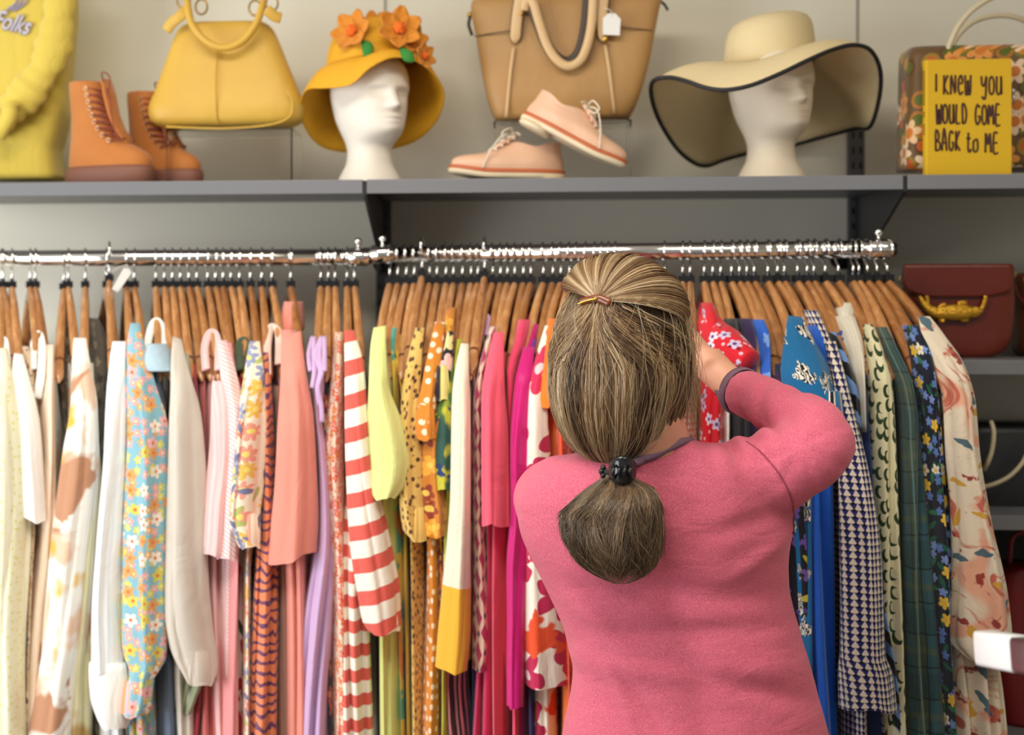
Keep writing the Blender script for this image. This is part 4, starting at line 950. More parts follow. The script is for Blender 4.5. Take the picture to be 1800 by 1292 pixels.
foamhead(1356,2.86,math.radians(26),'cream foam display head wearing the wide straw sun hat',.98,foammat('cream_foam',rgb(232,218,196)))

def straw(name,col,col2,ringc,per=.0042):
    N=NT(name); u=N.xyz(N.uv())
    s=N.m_('SINE',N.m_('MULTIPLY',u[1],2*PI/per))
    col_=N.mix(N.m_('MULTIPLY_ADD',s,.5,.5),col,col2)
    N.bump(s,.5,.0008); N.bump(N.noise(N.mapp(N.uv(),(1,.2,1)),500,2),.2,.0006)
    m=N.done(col_,.7); return m
def hat(name,label,mat,rim,band_c,band_r,crown,trim=None,under=None,base=None,thick=.0022,nr=16,na=120,sag=.0):
    """rim: closed (px,py,Y); band ellipse; crown: [(dz, rx, ry)]"""
    rimP=catmull([at(x,y,Y) for x,y,Y in rim],na//len(rim),True); n=len(rimP); rimP=[Vector(p) for p in rimP]
    bc=Vector(band_c)
    th0=[math.atan2(p.y-bc.y,p.x-bc.x) for p in rimP]
    V=[];U=[];Fc=[]
    for i in range(nr+1):
        t=i/nr
        for k in range(n+1):
            p=rimP[k%n]; a=th0[k%n]
            b=bc+Vector((math.cos(a)*band_r[0],math.sin(a)*band_r[1],band_r[2]*math.cos(a)+band_r[3]*math.sin(a)))
            q=b.lerp(p,t); q.z+=math.sin(PI*t)*sag
            V.append(q); U.append((k*.01,t*(p-b).length))
    for i in range(nr):
        for k in range(n): a=i*(n+1)+k; Fc.append((a,a+1,a+n+2,a+n+1))
    m2=MB(); m2.add(V,Fc,U)
    base=base or Vector((bc.x,bc.y,bc.z))
    V=[];U=[];Fc=[]; L=0
    # crown goes from the band upward
    prev=None
    for i,(dz,f) in enumerate(crown):
        for k in range(n+1):
            a=th0[k%n]
            V.append(bc+Vector((math.cos(a)*band_r[0]*f,math.sin(a)*band_r[1]*f,(band_r[2]*math.cos(a)+band_r[3]*math.sin(a))*f+dz))); 
            U.append((k*.01,-(dz+(1-f)*.07)))
    for i in range(len(crown)-1):
        for k in range(n): a=i*(n+1)+k; Fc.append((a+1,a,a+n+1,a+n+2))
    m2.add(V,Fc,U)
    o=build(name,m2,mat,loc=base); s=o.modifiers.new('s','SOLIDIFY'); s.thickness=thick; s.offset=0
    tag(o,label,'hat')
    if trim:
        mb=MB(); tube(mb,rimP,.0042,10,closed=True); build('brim_binding',mb,trim,o)
    return o,rimP
M_ystraw=straw('yellow_woven_straw',rgb(222,158,20),rgb(232,174,36),0)
dome=lambda H,p=2.2:[(H*math.sin(t),max(.0,math.cos(t))**(1/p*1.0)) for t in [i/16*PI/2 for i in range(17)]]
bc=at(655,112,2.87)
yh,_=hat('flowered_hat','bright yellow straw cloche hat with wavy brim and orange felt flowers on top',M_ystraw,
 [(540,158,2.80),(578,155,2.755),(618,148,2.735),(650,120,2.735),(688,102,2.745),(728,106,2.765),(764,132,2.80),(781,168,2.85),(768,212,2.90),(734,246,2.94),(690,262,2.96),(640,268,2.965),(590,266,2.95),(556,252,2.92),(533,218,2.87),(528,182,2.83)],
 bc,(.093,.092,.010,.0),[(z,f) for z,f in dome(.088,1.9)],sag=.012)
M_pet=suede('orange_felt_petal',rgb(204,122,12),rgb(220,142,26)); M_petc=plain('deep_orange_felt',rgb(236,110,30),.9); M_leaf=plain('green_felt',rgb(52,128,50),.9)
def flower(px,py,Y,r,dirv,rot):
    c=at(px,py,Y); z=Vector(dirv).normalized(); x=z.cross(Vector((0,0,1))).normalized(); y=z.cross(x)
    root=empty('x',c); 
    mb=MB()
    for k in range(6):
        a=rot+k*PI/3; d=x*math.cos(a)+y*math.sin(a); s=z.cross(d)
        V=[];Fc=[]
        for i in range(7):
            t=i/6; w_=r*.42*math.sin(PI*min(1,t*.86+.1))**.8; h=r*(.12+.35*t*t)
            for j in range(5):
                q=(j-2)/2; V.append(c+d*(r*t)+s*(w_*q)+z*(h+.10*r*q*q))
        for i in range(6):
            for j in range(4): Fc.append((i*5+j,i*5+j+1,i*5+j+6,i*5+j+5))
        mb.add(V,Fc)
    bpy.data.objects.remove(root)
    o=build('felt_flower',mb,M_pet,yh); s=o.modifiers.new('s','SOLIDIFY'); s.thickness=.0025
    mb=MB()
    for k in range(6):
        a=k*PI/3; q=c+z*r*.4+(x*math.cos(a)+y*math.sin(a))*r*.14
        blob(mb,q,r*.15,r*.15,r*.15,10,6)
    blob(mb,c+z*r*.45,r*.2,r*.2,r*.2,12,8); build('flower_centre',mb,M_petc,o)
for f in((624,60,2.80,.044,(-.4,-1,.35),.2),(655,54,2.82,.036,(.1,-1,.5),.6),(700,56,2.79,.046,(.25,-1,.3),.4),(722,72,2.80,.032,(.6,-1,.2),.1),(740,100,2.785,.028,(.9,-.7,.1),.7),(676,46,2.83,.026,(.1,-1,.6),.9)): flower(*f)
for pts in([(636,72,2.78),(646,84,2.765),(644,106,2.76)],[(704,84,2.765),(716,98,2.75),(728,108,2.75)],[(722,62,2.80),(728,52,2.80),(732,46,2.80)],[(600,66,2.83),(594,66,2.83),(590,66,2.83)]):
    mb=MB(); P3=path(pts,6); n=len(P3); tube(mb,P3,[.002+.0095*math.sin(PI*i/(n-1)) for i in range(n)],10,flat=.3,up=(0,-1,0)); build('felt_leaf',mb,M_leaf,yh)

M_nstraw=straw('natural_paper_straw',rgb(224,200,150),rgb(238,220,176),0,.0046)
bc=at(1352,118,2.88)
sh,_=hat('sun_hat','wide brimmed natural straw sun hat with a black edge and floppy wave',M_nstraw,
 [(1150,141,2.76),(1176,136,2.735),(1205,142,2.705),(1240,154,2.68),(1276,158,2.66),(1320,150,2.65),(1370,130,2.655),(1420,106,2.67),(1462,88,2.70),(1500,79,2.74),(1530,88,2.79),(1547,122,2.84),(1546,170,2.885),(1530,222,2.93),(1504,226,2.985),(1450,240,3.03),(1390,256,3.05),(1330,266,3.055),(1276,280,3.05),(1236,292,3.02),(1200,272,2.98),(1172,236,2.93),(1152,196,2.87),(1144,160,2.81)],
 bc,(.088,.092,.012,.0),[(0,1),(.02,.995),(.045,.97),(.065,.94),(.078,.90),(.088,.82),(.095,.68),(.099,.5),(.101,.25),(.1015,0.0)],trim=plain('black_ribbon_edge',(.01,.01,.012),.6),sag=.02)

# ---- tan tote bag
M_tan=leather('tan_leather',rgb(176,132,78),rgb(188,146,90),.5,420,.12); M_tan2=leather('light_tan_strap',rgb(212,176,126),rgb(222,188,140),.45)
M_edge=plain('dark_brown_edge',rgb(60,46,36),.5)
TY=2.93
loc=at(990,212,TY)
o=solid('tote_bag',M_tan,[(2,830,1164,TY,.045),(12,828,1160,TY,.055),(60,836,1150,TY,.062),(120,846,1138,TY,.066),(170,856,1124,TY,.066),(200,866,1112,TY,.062),(212,872,1104,TY,.056)],loc=loc,n=80,rowsn=34,e=.35)
tag(o,'large tan leather tote bag with looped handle and white price tag','tote bag')
yf=TY-.0695
mb=MB(); P3=path([(922,18,yf-.004),(926,2,yf-.01),(936,2,yf-.014),(948,40,yf-.016),(962,80,yf-.016),(980,106,yf-.016),(1000,116,yf-.016),(1020,106,yf-.016),(1032,80,yf-.016),(1040,40,yf-.014),(1044,-20,yf-.012)],8)
tube(mb,P3,.009,16,flat=.6,up=(0,-1,0)); build('handle',mb,M_tan2,o)
mb=MB(); P3=path([(930,6,yf-.002),(942,30,yf-.007),(958,72,yf-.007),(974,97,yf-.007),(996,109,yf-.007),(1014,98,yf-.007),(1024,74,yf-.007),(1031,30,yf-.007),(1034,-20,yf-.005)],8)
tube(mb,P3,.0105,12,flat=.25,up=(0,-1,0)); build('handle_lining',mb,M_edge,o)
for pts in ([(916,-14,yf-.004),(909,30,yf-.006),(905,76,yf-.004)],[(1062,-14,yf-.004),(1058,30,yf-.006),(1062,74,yf-.004)]):
    mb=MB(); P3=path(pts,7); n=len(P3)
    tube(mb,[p+Vector((0,.002,0)) for p in P3],[.0125]*(n-2)+[.010,.004],14,flat=.2,up=(0,-1,0)); e=build('handle_patch_edge',mb,M_edge,o)
    mb=MB(); tube(mb,P3,[.0108]*(n-2)+[.0085,.003],14,flat=.25,up=(0,-1,0)); build('handle_patch',mb,M_tan2,o)
for pts in ([(903,84,yf-.001),(897,130,yf-.001),(890,206,yf+.004)],[(1064,80,yf-.001),(1072,130,yf-.001),(1080,200,yf+.004)]):
    mb=MB(); tube(mb,path(pts,6),.0032,10,flat=.5,up=(0,-1,0)); build('piping',mb,M_tan2,o)
mb=MB(); tube(mb,path([(834,64,yf+.022),(870,58,yf+.003),(900,54,yf)],8),.0012,6); build('stitched_seam',mb,M_edge,o)
mb=MB(); tube(mb,path([(1068,46,yf),(1110,50,yf+.002),(1146,54,yf+.02)],8),.0012,6); build('stitched_seam',mb,M_edge,o)
for x,y in((916,24),(1064,68)):
    c=at(x,y,yf-.010); mb=MB(); 
    if x<1000: blob(mb,c,.0038,.003,.0038,12,8)
    else: tube(mb,[c+Vector((0,0,.008)),c-Vector((0,0,.008))],.0045,12,flat=.5,up=(0,-1,0))
    build('stud',mb,M_gold,o)
for pts in ([(826,30,TY),(824,44,TY),(830,62,TY)],[(1160,-6,TY),(1152,20,TY),(1146,44,TY)]):
    mb=MB(); tube(mb,path(pts,5),.0035,8); build('side_strap',mb,M_edge,o)
    mb=MB(); c=at(pts[0][0],pts[0][1]-4,TY); blob(mb,c,.006,.006,.006,12,8); build('side_clasp',mb,M_gold,o)
mb=MB(); tube(mb,path([(1160,2,TY),(1168,8,TY-.01),(1174,18,TY-.012)],5),.0028,8); build('zip_pull',mb,M_edge,o)
c=at(1074,43,yf-.016); mb=MB()
pts=[(-.016,-.020),(.017,-.022),(.019,.010),(.008,.022),(-.006,.022),(-.016,.012)]
V=[c+Vector((x,-.0006,z)) for x,z in pts]+[c+Vector((x,.0006,z)) for x,z in pts]; n=6
mb.add(V,[tuple(range(n)),tuple(range(2*n-1,n-1,-1))]+[(i,i+n,(i+1)%n+n,(i+1)%n) for i in range(n)])
t=build('price_tag',mb,M_white,loc=c,smooth=False); tag(t,'white paper price tag tied to the right handle of the tan tote','price tag')
mb=MB(); tube(mb,catmull([c+Vector((.001,-.0012,.016)),c+Vector((0,-.004,.026)),at(1062,14,yf-.014)],6),.0006,6); build('string',mb,M_white,t)
riser(868,1110,213,2.875,2.99,'clear acrylic display riser under the tan tote bag')

# ---- oxford shoes
M_pinkl=leather('blush_pink_leather',rgb(226,176,144),rgb(234,192,162),.42,300,.08); M_welt=plain('rust_welt',rgb(196,104,62),.55)
M_csole=plain('cream_rubber_sole',rgb(232,214,182),.6); M_lace=plain('ivory_lace',rgb(232,220,200),.85)
def shoe(label, M, sc=1.0):
    r=empty('oxford_shoe',(0,0,0)); r.matrix_world=M; tag(r,label,'shoe','pair of blush pink oxford shoes'); BASE[r.name]=Vector((0,0,0))
    def lift(x): return .010*ss((x-.05)/.09)+ (.004 if x>-.02 else 0)
    def sec(z,xb,xf,hy,e=.9,n=48,c=1):
        out=[]
        for p in sell(Vector(((xb+xf)/2,0,0)),(xf-xb)/2,hy,e,n,start=PI):
            w_=1+.12*math.sin((p.x-xb)/(xf-xb)*PI)-.10*math.exp(-((p.x+.01)/.03)**2)
            out.append(Vector((p.x,p.y*w_,z+c*.012*ss((p.x-.04)/.10)))*sc)
        return out
    mb=MB(); rings(mb,[sec(z,*q) for z,*q in ((.010,-.128,.125,.036),(.012,-.131,.130,.039),(.020,-.131,.131,.039),(.022,-.129,.129,.038))]); build('sole',mb,M_csole,r)
    mb=MB(); rings(mb,[sec(z,*q) for z,*q in ((0,-.127,-.055,.034),(.003,-.129,-.052,.036),(.0102,-.129,-.050,.036))]); build('heel',mb,M_csole,r)
    mb=MB(); rings(mb,[sec(z,*q) for z,*q in ((.0205,-.129,.129,.0385),(.0225,-.1305,.1305,.0395),(.028,-.1295,.129,.039),(.030,-.126,.124,.037))]); build('welt',mb,M_welt,r)
    U=hermite_rows([(.028,-.126,.124,.036),(.038,-.127,.123,.037),(.048,-.126,.112,.036),(.056,-.124,.092,.034),(.064,-.122,.062,.031),(.074,-.121,.032,.028),(.084,-.120,.012,.0255),(.092,-.120,-.004,.025)],24)
    R=[sec(*q) for q in U]
    # top line dips at the side and rises to the heel
    for i,ring in enumerate(R):
        t=i/(len(R)-1)
        for p in ring:
            x=p.x/sc; p.z+= sc*t*t*(-.002*math.exp(-((x+.12)/.02)**2)-.012*math.exp(-((x+.06)/.028)**2))
    c=sum(R[-1],Vector())/len(R[-1])
    R.append([c+(p-c)*.90+Vector((0,0,.0)) for p in R[-1]]); R.append([c+(p-c)*.86-Vector((0,0,.035)) for p in R[-2]])
    mb=MB(); rings(mb,R); build('upper',mb,M_pinkl,r)
    mb=MB(); tube(mb,[Vector(q)*sc for q in ((.045,0,.066),(.02,0,.082),(0,0,.094),(-.02,0,.104))],[.010*sc,.020*sc,.022*sc,.018*sc],14,flat=.3,up=(1,0,1)); build('tongue',mb,M_pinkl,r)
    lc=MB()
    for i in range(5):
        x=.040-i*.013; z=.066+i*.0085
        for sg in (1,-1): tube(lc,catmull([Vector((x,-sg*.024,z-.004))*sc,Vector((x,-sg*.012,z+.006))*sc,Vector((x-.006,sg*.012,z+.011))*sc,Vector((x-.013,sg*.025,z+.004))*sc],5),.0017*sc,8)
    build('crossed_laces',lc,M_lace,r)
    mb=MB()
    tube(mb,catmull([Vector(q)*sc for q in ((-.012,-.004,.104),(-.004,-.030,.118),(.018,-.042,.108),(.012,-.034,.094),(-.008,-.008,.102))],8),.0017*sc,8)
    tube(mb,catmull([Vector(q)*sc for q in ((-.012,-.004,.104),(.014,-.036,.104),(.040,-.044,.075),(.056,-.043,.045),(.062,-.043,.030))],8),.0017*sc,8)
    tube(mb,catmull([Vector(q)*sc for q in ((-.012,.004,.104),(-.006,.034,.112),(.014,.040,.098),(-.008,.008,.102))],8),.0017*sc,8)
    build('lace_bow',mb,M_lace,r)
    return r
# left shoe: toe to the left, flat
p=shelf_pt(891,2.82)
shoe('blush pink oxford shoe standing flat with its toe pointing left',Matrix.Translation(p)@Matrix.Rotation(PI+math.radians(12),4,'Z')@Matrix.Diagonal((1,-1,1,1)),.90)
# right shoe: heel resting on the other, toe down to the right
p=at(1088,308,2.76); p.z=ZT
ang=math.radians(30)
Mx=Matrix.Translation(at(1092,302,2.77))@Matrix.Rotation(ang,4,'Y')@Matrix.Rotation(math.radians(-4),4,'Z')@Matrix.Translation((-.128*.86,0,-.012))
shoe('blush pink oxford shoe tilted with its heel up on the other shoe',Mx,.86)

# ---- retro flower bag and yellow book
def retro():
    m=C('retro_orange_floral_vinyl',rgb(106,78,44),[('dot',27,.46,[rgb(120,112,20),rgb(176,110,30),rgb(96,60,26),rgb(150,120,30)],{'rnd':.9}),('dot',27,.30,[rgb(204,130,40),rgb(90,100,20),rgb(190,90,30)],{'rnd':.9}),('flower',19,.5,[rgb(232,190,140),rgb(226,150,70),rgb(240,210,176)],{'petals':6,'rnd':.8,'keep':.6,'off':2.2,'center':rgb(206,120,40),'cs':.4})],rough=.4,fold=.2); return m
M_retro=retro(); BY=2.85
a=at(1584,298,BY); b=at(1884,300,BY)
o=solid('shopping_bag',M_retro,[(87,1592,1880,BY,.050),(92,1588,1884,BY,.058),(190,1586,1888,BY,.062),(290,1582,1890,BY,.062),(299,1583,1889,BY,.060)],loc=shelf_pt(1730,BY),n=64,rowsn=20,e=.3)
tag(o,'retro brown and orange flower print bag with round cream handles','bag')
M_creamh=plain('cream_plastic_tube',rgb(206,192,160),.35)
mb=MB(); tube(mb,path([(1662,104,2.80),(1668,82,2.80),(1686,44,2.80),(1716,12,2.80),(1760,-10,2.80),(1810,-14,2.80),(1860,10,2.80),(1890,60,2.80),(1898,104,2.80)],10),.0055,14); build('handle',mb,M_creamh,o)
mb=MB(); tube(mb,path([(1668,92,2.90),(1686,60,2.90),(1716,36,2.90),(1760,27,2.90),(1800,36,2.90),(1840,64,2.90),(1860,96,2.90)],10),.0055,14); build('handle',mb,M_creamh,o)
mb=MB(); c=at(1781,160,2.775); blob(mb,c,.005,.004,.005,12,8); tube(mb,[c,c-Vector((0,.002,.025))],.002,8); build('metal_clasp',mb,M_steel,o)
KY=2.745
M_book=plain('yellow_book_cloth',rgb(216,172,10),.6); M_ink=plain('dark_brown_ink',rgb(66,28,22),.6)
x0=at(1632,200,KY).x; x1=at(1778,200,KY).x; zt=at(1700,104,KY).z; th=.022
rz=math.radians(0)
bk=empty('book',(x0,KY,ZT)); BASE[bk.name]=Vector((x0,KY,ZT)); tag(bk,'yellow hardback book with dark brown hand lettered title facing out','book')
mb=MB(); box(mb,x0,x1,KY,KY+.003,ZT,zt); box(mb,x0,x1,KY+th,KY+th+.003,ZT,zt)
V=[];n=8
for z in(ZT,zt):
    for i in range(n+1):
        t=PI*i/n; V.append((x0-.006*math.sin(t)-.0001,KY+.0015+(th)*(1-math.cos(t))/2,z))
    for i in range(n+1):
        t=PI*i/n; V.append((x0-.003*math.sin(t)+.002,KY+.003+(th-.003)*(1-math.cos(t))/2,z))
m=n+1; Fc=[]
for i in range(n):
    Fc+=[(i,i+1,2*m+i+1,2*m+i),(m+i+1,m+i,3*m+i,3*m+i+1),(i+1,i,m+i,m+i+1),(2*m+i,2*m+i+1,3*m+i+1,3*m+i)]
mb.add(V,Fc); build('cover',mb,M_book,bk,smooth=False)
mb=MB(); box(mb,x0+.003,x1-.004,KY+.0031,KY+th-.0001,ZT+.0005,zt-.004); build('pages',mb,plain('book_pages',rgb(232,222,196),.8,bump=(400,.2,.001)),bk,smooth=False)
GL={'I':[[(.5,0),(.5,1)]],'K':[[(.1,0),(.14,1)],[(.8,1),(.18,.42),(.9,0)]],'N':[[(.05,0),(.1,1),(.8,.05),(.85,1)]],'e':[[(.2,.55),(.8,.62),(.6,.98),(.2,.8),(.1,.3),(.4,0),(.9,.15)]],
'W':[[(0,1),(.12,.02),(.45,.12),(.5,.75),(.6,.05),(.92,.1),(1,1)]],'Y':[[(.0,1),(.1,.55),(.5,.5),(.85,.98)],[(.85,1),(.72,-.1),(.4,-.25),(.1,-.1)]],'O':[[(.5,1),(.12,.8),(.1,.2),(.45,0),(.85,.2),(.85,.75),(.5,1)]],
'U':[[(.1,1),(.1,.2),(.4,0),(.8,.2),(.85,1)],[(.85,1),(.92,0)]],'L':[[(.2,1),(.15,.05),(.9,.03)]],'D':[[(.15,0),(.12,1),(.7,.85),(.9,.45),(.65,.05),(.1,0)]],
'C':[[(.9,.85),(.45,1),(.12,.7),(.12,.2),(.5,0),(.85,.2),(.85,.4),(.55,.42)]],'M':[[(.0,0),(.08,1),(.45,.4),(.78,1),(.95,0)]],'E':[[(.85,1),(.2,.98),(.15,.0),(.95,-.02)],[(.18,.5),(.8,.5)]],
'B':[[(.1,0),(.1,1),(.6,.9),(.65,.6),(.15,.52),(.85,.4),(.8,.08),(.05,0)]],'A':[[(.0,0),(.3,1),(.55,1),(.9,0)],[(.12,.4),(.8,.4)]],'t':[[(.45,1),(.4,.15),(.7,0),(1,.15)],[(.05,.7),(.85,.7)]],'o':[[(.5,.65),(.1,.5),(.15,.1),(.5,0),(.9,.15),(.85,.6),(.5,.65)]]}
def line(word,xs,xe,yt,yb):
    n=len(word); w_=(xe-xs)/n
    for i,ch in enumerate(word):
        mb=MB()
        for st in GL[ch]:
            P3=[at(xs+w_*(i+.08+.78*u),yb+(yt-yb)*v,KY-.0006) for u,v in st]
            tube(mb,catmull(P3,4) if len(P3)>2 else P3,.0019,6,flat=.25,up=(0,-1,0))
        build('letter',mb,M_ink,bk)
line('I',1638,1654,130,161); line('KNeW',1657,1708,132,166); line('YOU',1724,1763,134,166)
line('WOULD',1645,1701,183,217); line('COME',1713,1760,184,219)
line('BACK',1643,1690,230,265); line('to',1697,1721,233,267); line('ME',1731,1757,234,268)
for (y0,y1) in ((124,186),(196,207),(218,238)):
    mb=MB(); P=at(1627,y0,KY+.008); Q=at(1627,y1,KY+.008); P.x=Q.x=x0-.0056
    k=max(2,int((y1-y0)/5))
    for i in range(k):
        a_=P.lerp(Q,(i+.15)/k); b_=P.lerp(Q,(i+.75)/k); box(mb,a_.x-.0006,a_.x+.0004,a_.y-.002,a_.y+.003,b_.z,a_.z)
    build('spine_lettering',mb,M_ink,bk,smooth=False)

# ---- burgundy bag with crocodile clasp
M_burg=leather('burgundy_leather',rgb(96,30,16),rgb(112,42,24),.28,260,.05); M_burg2=leather('brown_bag_leather',rgb(104,52,24),rgb(90,42,20),.3,260,.05)
QY=2.86; zq=Z2
def on2(px,Y): p=at(px,600,Y); return Vector((p.x,Y,Z2))
o=solid('shoulder_bag',M_burg,[(466,1592,1776,QY,.03),(474,1590,1778,QY,.034),(540,1592,1779,QY,.036),(590,1600,1774,QY,.036),(616,1612,1760,QY,.034),(628,1640,1738,QY,.028)],loc=on2(1690,QY),n=64,rowsn=30,e=.4)
tag(o,'burgundy leather shoulder bag with a gold crocodile clasp','handbag')
mb=MB(); RR3=[]
for y,xl,xr in ((464,1590,1778),(470,1588,1780),(500,1589,1780),(508,1592,1779),(514,1604,1770),(518,1618,1752),(522,1634,1728)):
    a=at(xl,y,QY-.040); b=at(xr,y,QY-.040); c=(a+b)/2; c.y=QY-.037 if y<500 else QY-.038-.00*(y-500)
    RR3.append(sell(c,(b.x-a.x)/2,.005,.35,40))
rings(mb,RR3); build('flap',mb,M_burg,o)
# crocodile
M_croc=NT('gold_crocodile'); vc=M_croc.n('ShaderNodeTexVoronoi'); M_croc.lk(M_croc.obj(),vc.inputs[0]); vc.inputs['Scale'].default_value=330; M_croc.bump(vc.outputs[0],.7,.0015); M_croc=M_croc.done(rgb(224,170,54),.32,.75)
yq=QY-.047
cr=MB()
P3=path([(1616,520,yq),(1624,534,yq),(1636,545,yq),(1650,550,yq),(1668,549,yq),(1688,549,yq),(1704,548,yq),(1716,547,yq),(1726,546,yq)],6); n=len(P3)
tube(cr,P3,list(np.interp(np.linspace(0,1,n),[0,.2,.42,.55,.7,.8,.9,1],[.003,.008,.013,.016,.015,.010,.009,.005])),18,flat=.6,up=(0,-1,0))
tube(cr,path([(1706,553,yq),(1716,552,yq),(1724,545,yq),(1730,532,yq),(1733,520,yq)],6),list(np.interp(np.linspace(0,1,25),[0,.3,.6,1],[.006,.006,.004,.0035])),12,flat=.6,up=(0,-1,0))
for pts in ([(1648,544,yq),(1656,536,yq),(1662,537,yq)],[(1652,556,yq),(1654,564,yq),(1660,563,yq)],[(1690,542,yq),(1686,533,yq),(1700,532,yq)],[(1684,556,yq),(1692,562,yq),(1702,561,yq)],[(1630,538,yq),(1630,526,yq),(1628,520,yq)]):
    tube(cr,path(pts,5),.0042,10,flat=.7,up=(0,-1,0))
build('crocodile_clasp',cr,M_croc,o)
for x,y in((1587,492),(1779,481)):
    c=at(x,y,QY-.01); mb=MB(); tube(mb,[c+Vector((.006*math.cos(t),0,.008*math.sin(t))) for t in [2*PI*k/16 for k in range(16)]],.0016,8,closed=True); build('ring',mb,M_gold,o)
o2=solid('shoulder_bag',M_burg2,[(480,1790,1960,2.93,.03),(488,1784,1966,2.93,.036),(560,1782,1968,2.93,.04),(612,1784,1966,2.93,.04),(626,1792,1958,2.93,.034)],loc=on2(1860,2.93),n=48,rowsn=20,e=.4)
tag(o2,'dark brown leather bag cut off by the right edge behind the burgundy one','handbag')
mb=MB(); tube(mb,path([(1784,500,2.885),(1792,524,2.885),(1812,536,2.885),(1850,540,2.885)],8),.0025,8); build('piping',mb,M_burg,o2)
# dark bag with cream handle on the lowest shelf
M_dk=leather('black_leather',(.012,.012,.014),(.02,.02,.022),.4)
def on3(px,Y): p=at(px,900,Y); return Vector((p.x,Y,Z3))
o=solid('dark_handbag',M_dk,[(742,1700,1900,2.88,.04),(752,1694,1906,2.88,.05),(850,1690,1910,2.88,.06),(896,1694,1906,2.88,.056)],loc=on3(1790,2.88),n=48,rowsn=20,e=.4)
tag(o,'black handbag with a looping cream tube handle on the low right shelf','handbag')
mb=MB(); tube(mb,path([(1742,740,2.80),(1747,760,2.79),(1744,790,2.785),(1737,812,2.785),(1730,826,2.80)],8),.0042,12); tube(mb,path([(1728,856,2.79),(1750,850,2.785),(1776,836,2.785),(1798,812,2.785),(1812,780,2.79)],8),.0042,12); build('handle',mb,M_creamh,o)
def on4(px,Y): p=at(px,900,Y); return Vector((p.x,Y,Z3-.42))
M_redp=plain('red_leather',rgb(120,22,24),.4)
zz=Z3-.42
mb=MB(); c=on4(1812,2.86); RR3=[sell(c+Vector((0,0,z)),w_,.05,.6,40) for z,w_ in ((0,.06),(.01,.068),(.10,.075),(.22,.075),(.29,.066),(.305,.05))]; rings(mb,RR3)
o=build('red_handbag',mb,M_redp,loc=c); tag(o,'dark red bag barely showing on the bottom shelf at the right edge','handbag')
mb=MB(); tube(mb,catmull([c+Vector((-.04,0,.30)),c+Vector((-.03,0,.36)),c+Vector((.03,0,.36)),c+Vector((.04,0,.30))],8),.005,10); build('handle',mb,M_redp,o)

# ---- blurred chrome arm of a near display rack at the lower right
NY=1.75
r=empty('display_rack',(at(2100,1200,NY).x,NY,0)); tag(r,'chrome display rack arm poking in from the lower right, close and blurred','display rack')
a=at(1732,1139,NY+.02); b=at(2080,1200,NY-.30)
v=(b-a).normalized(); s_=Vector((0,0,1)); q=v.cross(s_).normalized()
RR3=[]
for P,f in((a,.86),(a+v*.003,1),(b,1)):
    u=q.cross(v).normalized(); RR3.append(sell(P,.014*f,.020*f,.25,24,q,u))
mb=MB(); rings(mb,RR3); build('arm',mb,plain('brushed_steel_arm',(.32,.33,.34),.3,1),r)
RR3=[]
for P,f in((a-v*.004,.9),(a,1.04),(a+v*.07,1.04),(a+v*.072,1.0)): RR3.append(sell(P,.014*f,.020*f,.25,24,q,u))
mb=MB(); rings(mb,RR3); build('window_lit_end',mb,plain('painted_window_light',rgb(236,238,240),.2),r)  # white shell added on the arm's end, painting in its window-lit chrome face
mb=MB(); tube(mb,[Vector((b.x,b.y,.001)),Vector((b.x,b.y,b.z+.02))],.018,16); build('post',mb,M_steel,r)
mb=MB(); tube(mb,[Vector((b.x,b.y,.0)),Vector((b.x,b.y,.02))],.16,32); build('foot_plate',mb,M_steel,r)
# ---- small white tag on the left rail
c=at(214,492,2.76); mb=MB(); u=Vector((math.cos(1.0),0,math.sin(1.0))); w2=Vector((-u.z,-.3,u.x)).normalized()
V=[];pts=[(-.026,-.007),(.022,-.009),(.028,0),(.022,.009),(-.026,.007)]
for dy in(-.0005,.0005):
    for p_,q_ in pts: V.append(c+u*p_+w2*q_+Vector((0,dy,0)))
mb.add(V,[(0,1,2,3,4),(9,8,7,6,5)]+[(i,i+5,(i+1)%5+5,(i+1)%5) for i in range(5)])
t=build('price_tag',mb,M_white,loc=c,smooth=False); tag(t,'small white tag tilted on a hanger of the left rail','price tag')
mb=MB(); tube(mb,catmull([c+u*.024,c+u*.03+Vector((-.006,-.006,.004)),rail_at(RL,192)+Vector((0,-.004,-.03))],6),.0006,6); build('string',mb,M_white,t)
# ================================================================== the person
def remesh(name, mbs, vox, mat, smooth_it=6, parent=None, fac=.5):
    bm=MB()
    for m in mbs: bm.add(m.v,m.f,m.uv)
    o=build(name,bm,mat,parent,loc=(0,0,0) if parent is None else None)
    r=o.modifiers.new('r','REMESH'); r.mode='VOXEL'; r.voxel_size=vox; r.use_smooth_shade=True
    s=o.modifiers.new('s','SMOOTH'); s.iterations=smooth_it; s.factor=fac
    bake(o); o.data.polygons.foreach_set('use_smooth',[True]*len(o.data.polygons)); return o
def skinmat():
    N=NT('fair_skin'); oc=N.obj()
    c=N.mix(N.noise(oc,26,4),rgb(214,150,120),rgb(230,176,148))
    N.bump(N.noise(oc,420,3),.25,.0006); N.bump(N.noise(oc,60,4),.25,.002)
    m=N.done(c,.5); N.b.inputs['Subsurface Weight'].default_value=.12; N.b.inputs['Subsurface Radius'].default_value=(.012,.005,.003); return m
M_skin=skinmat()
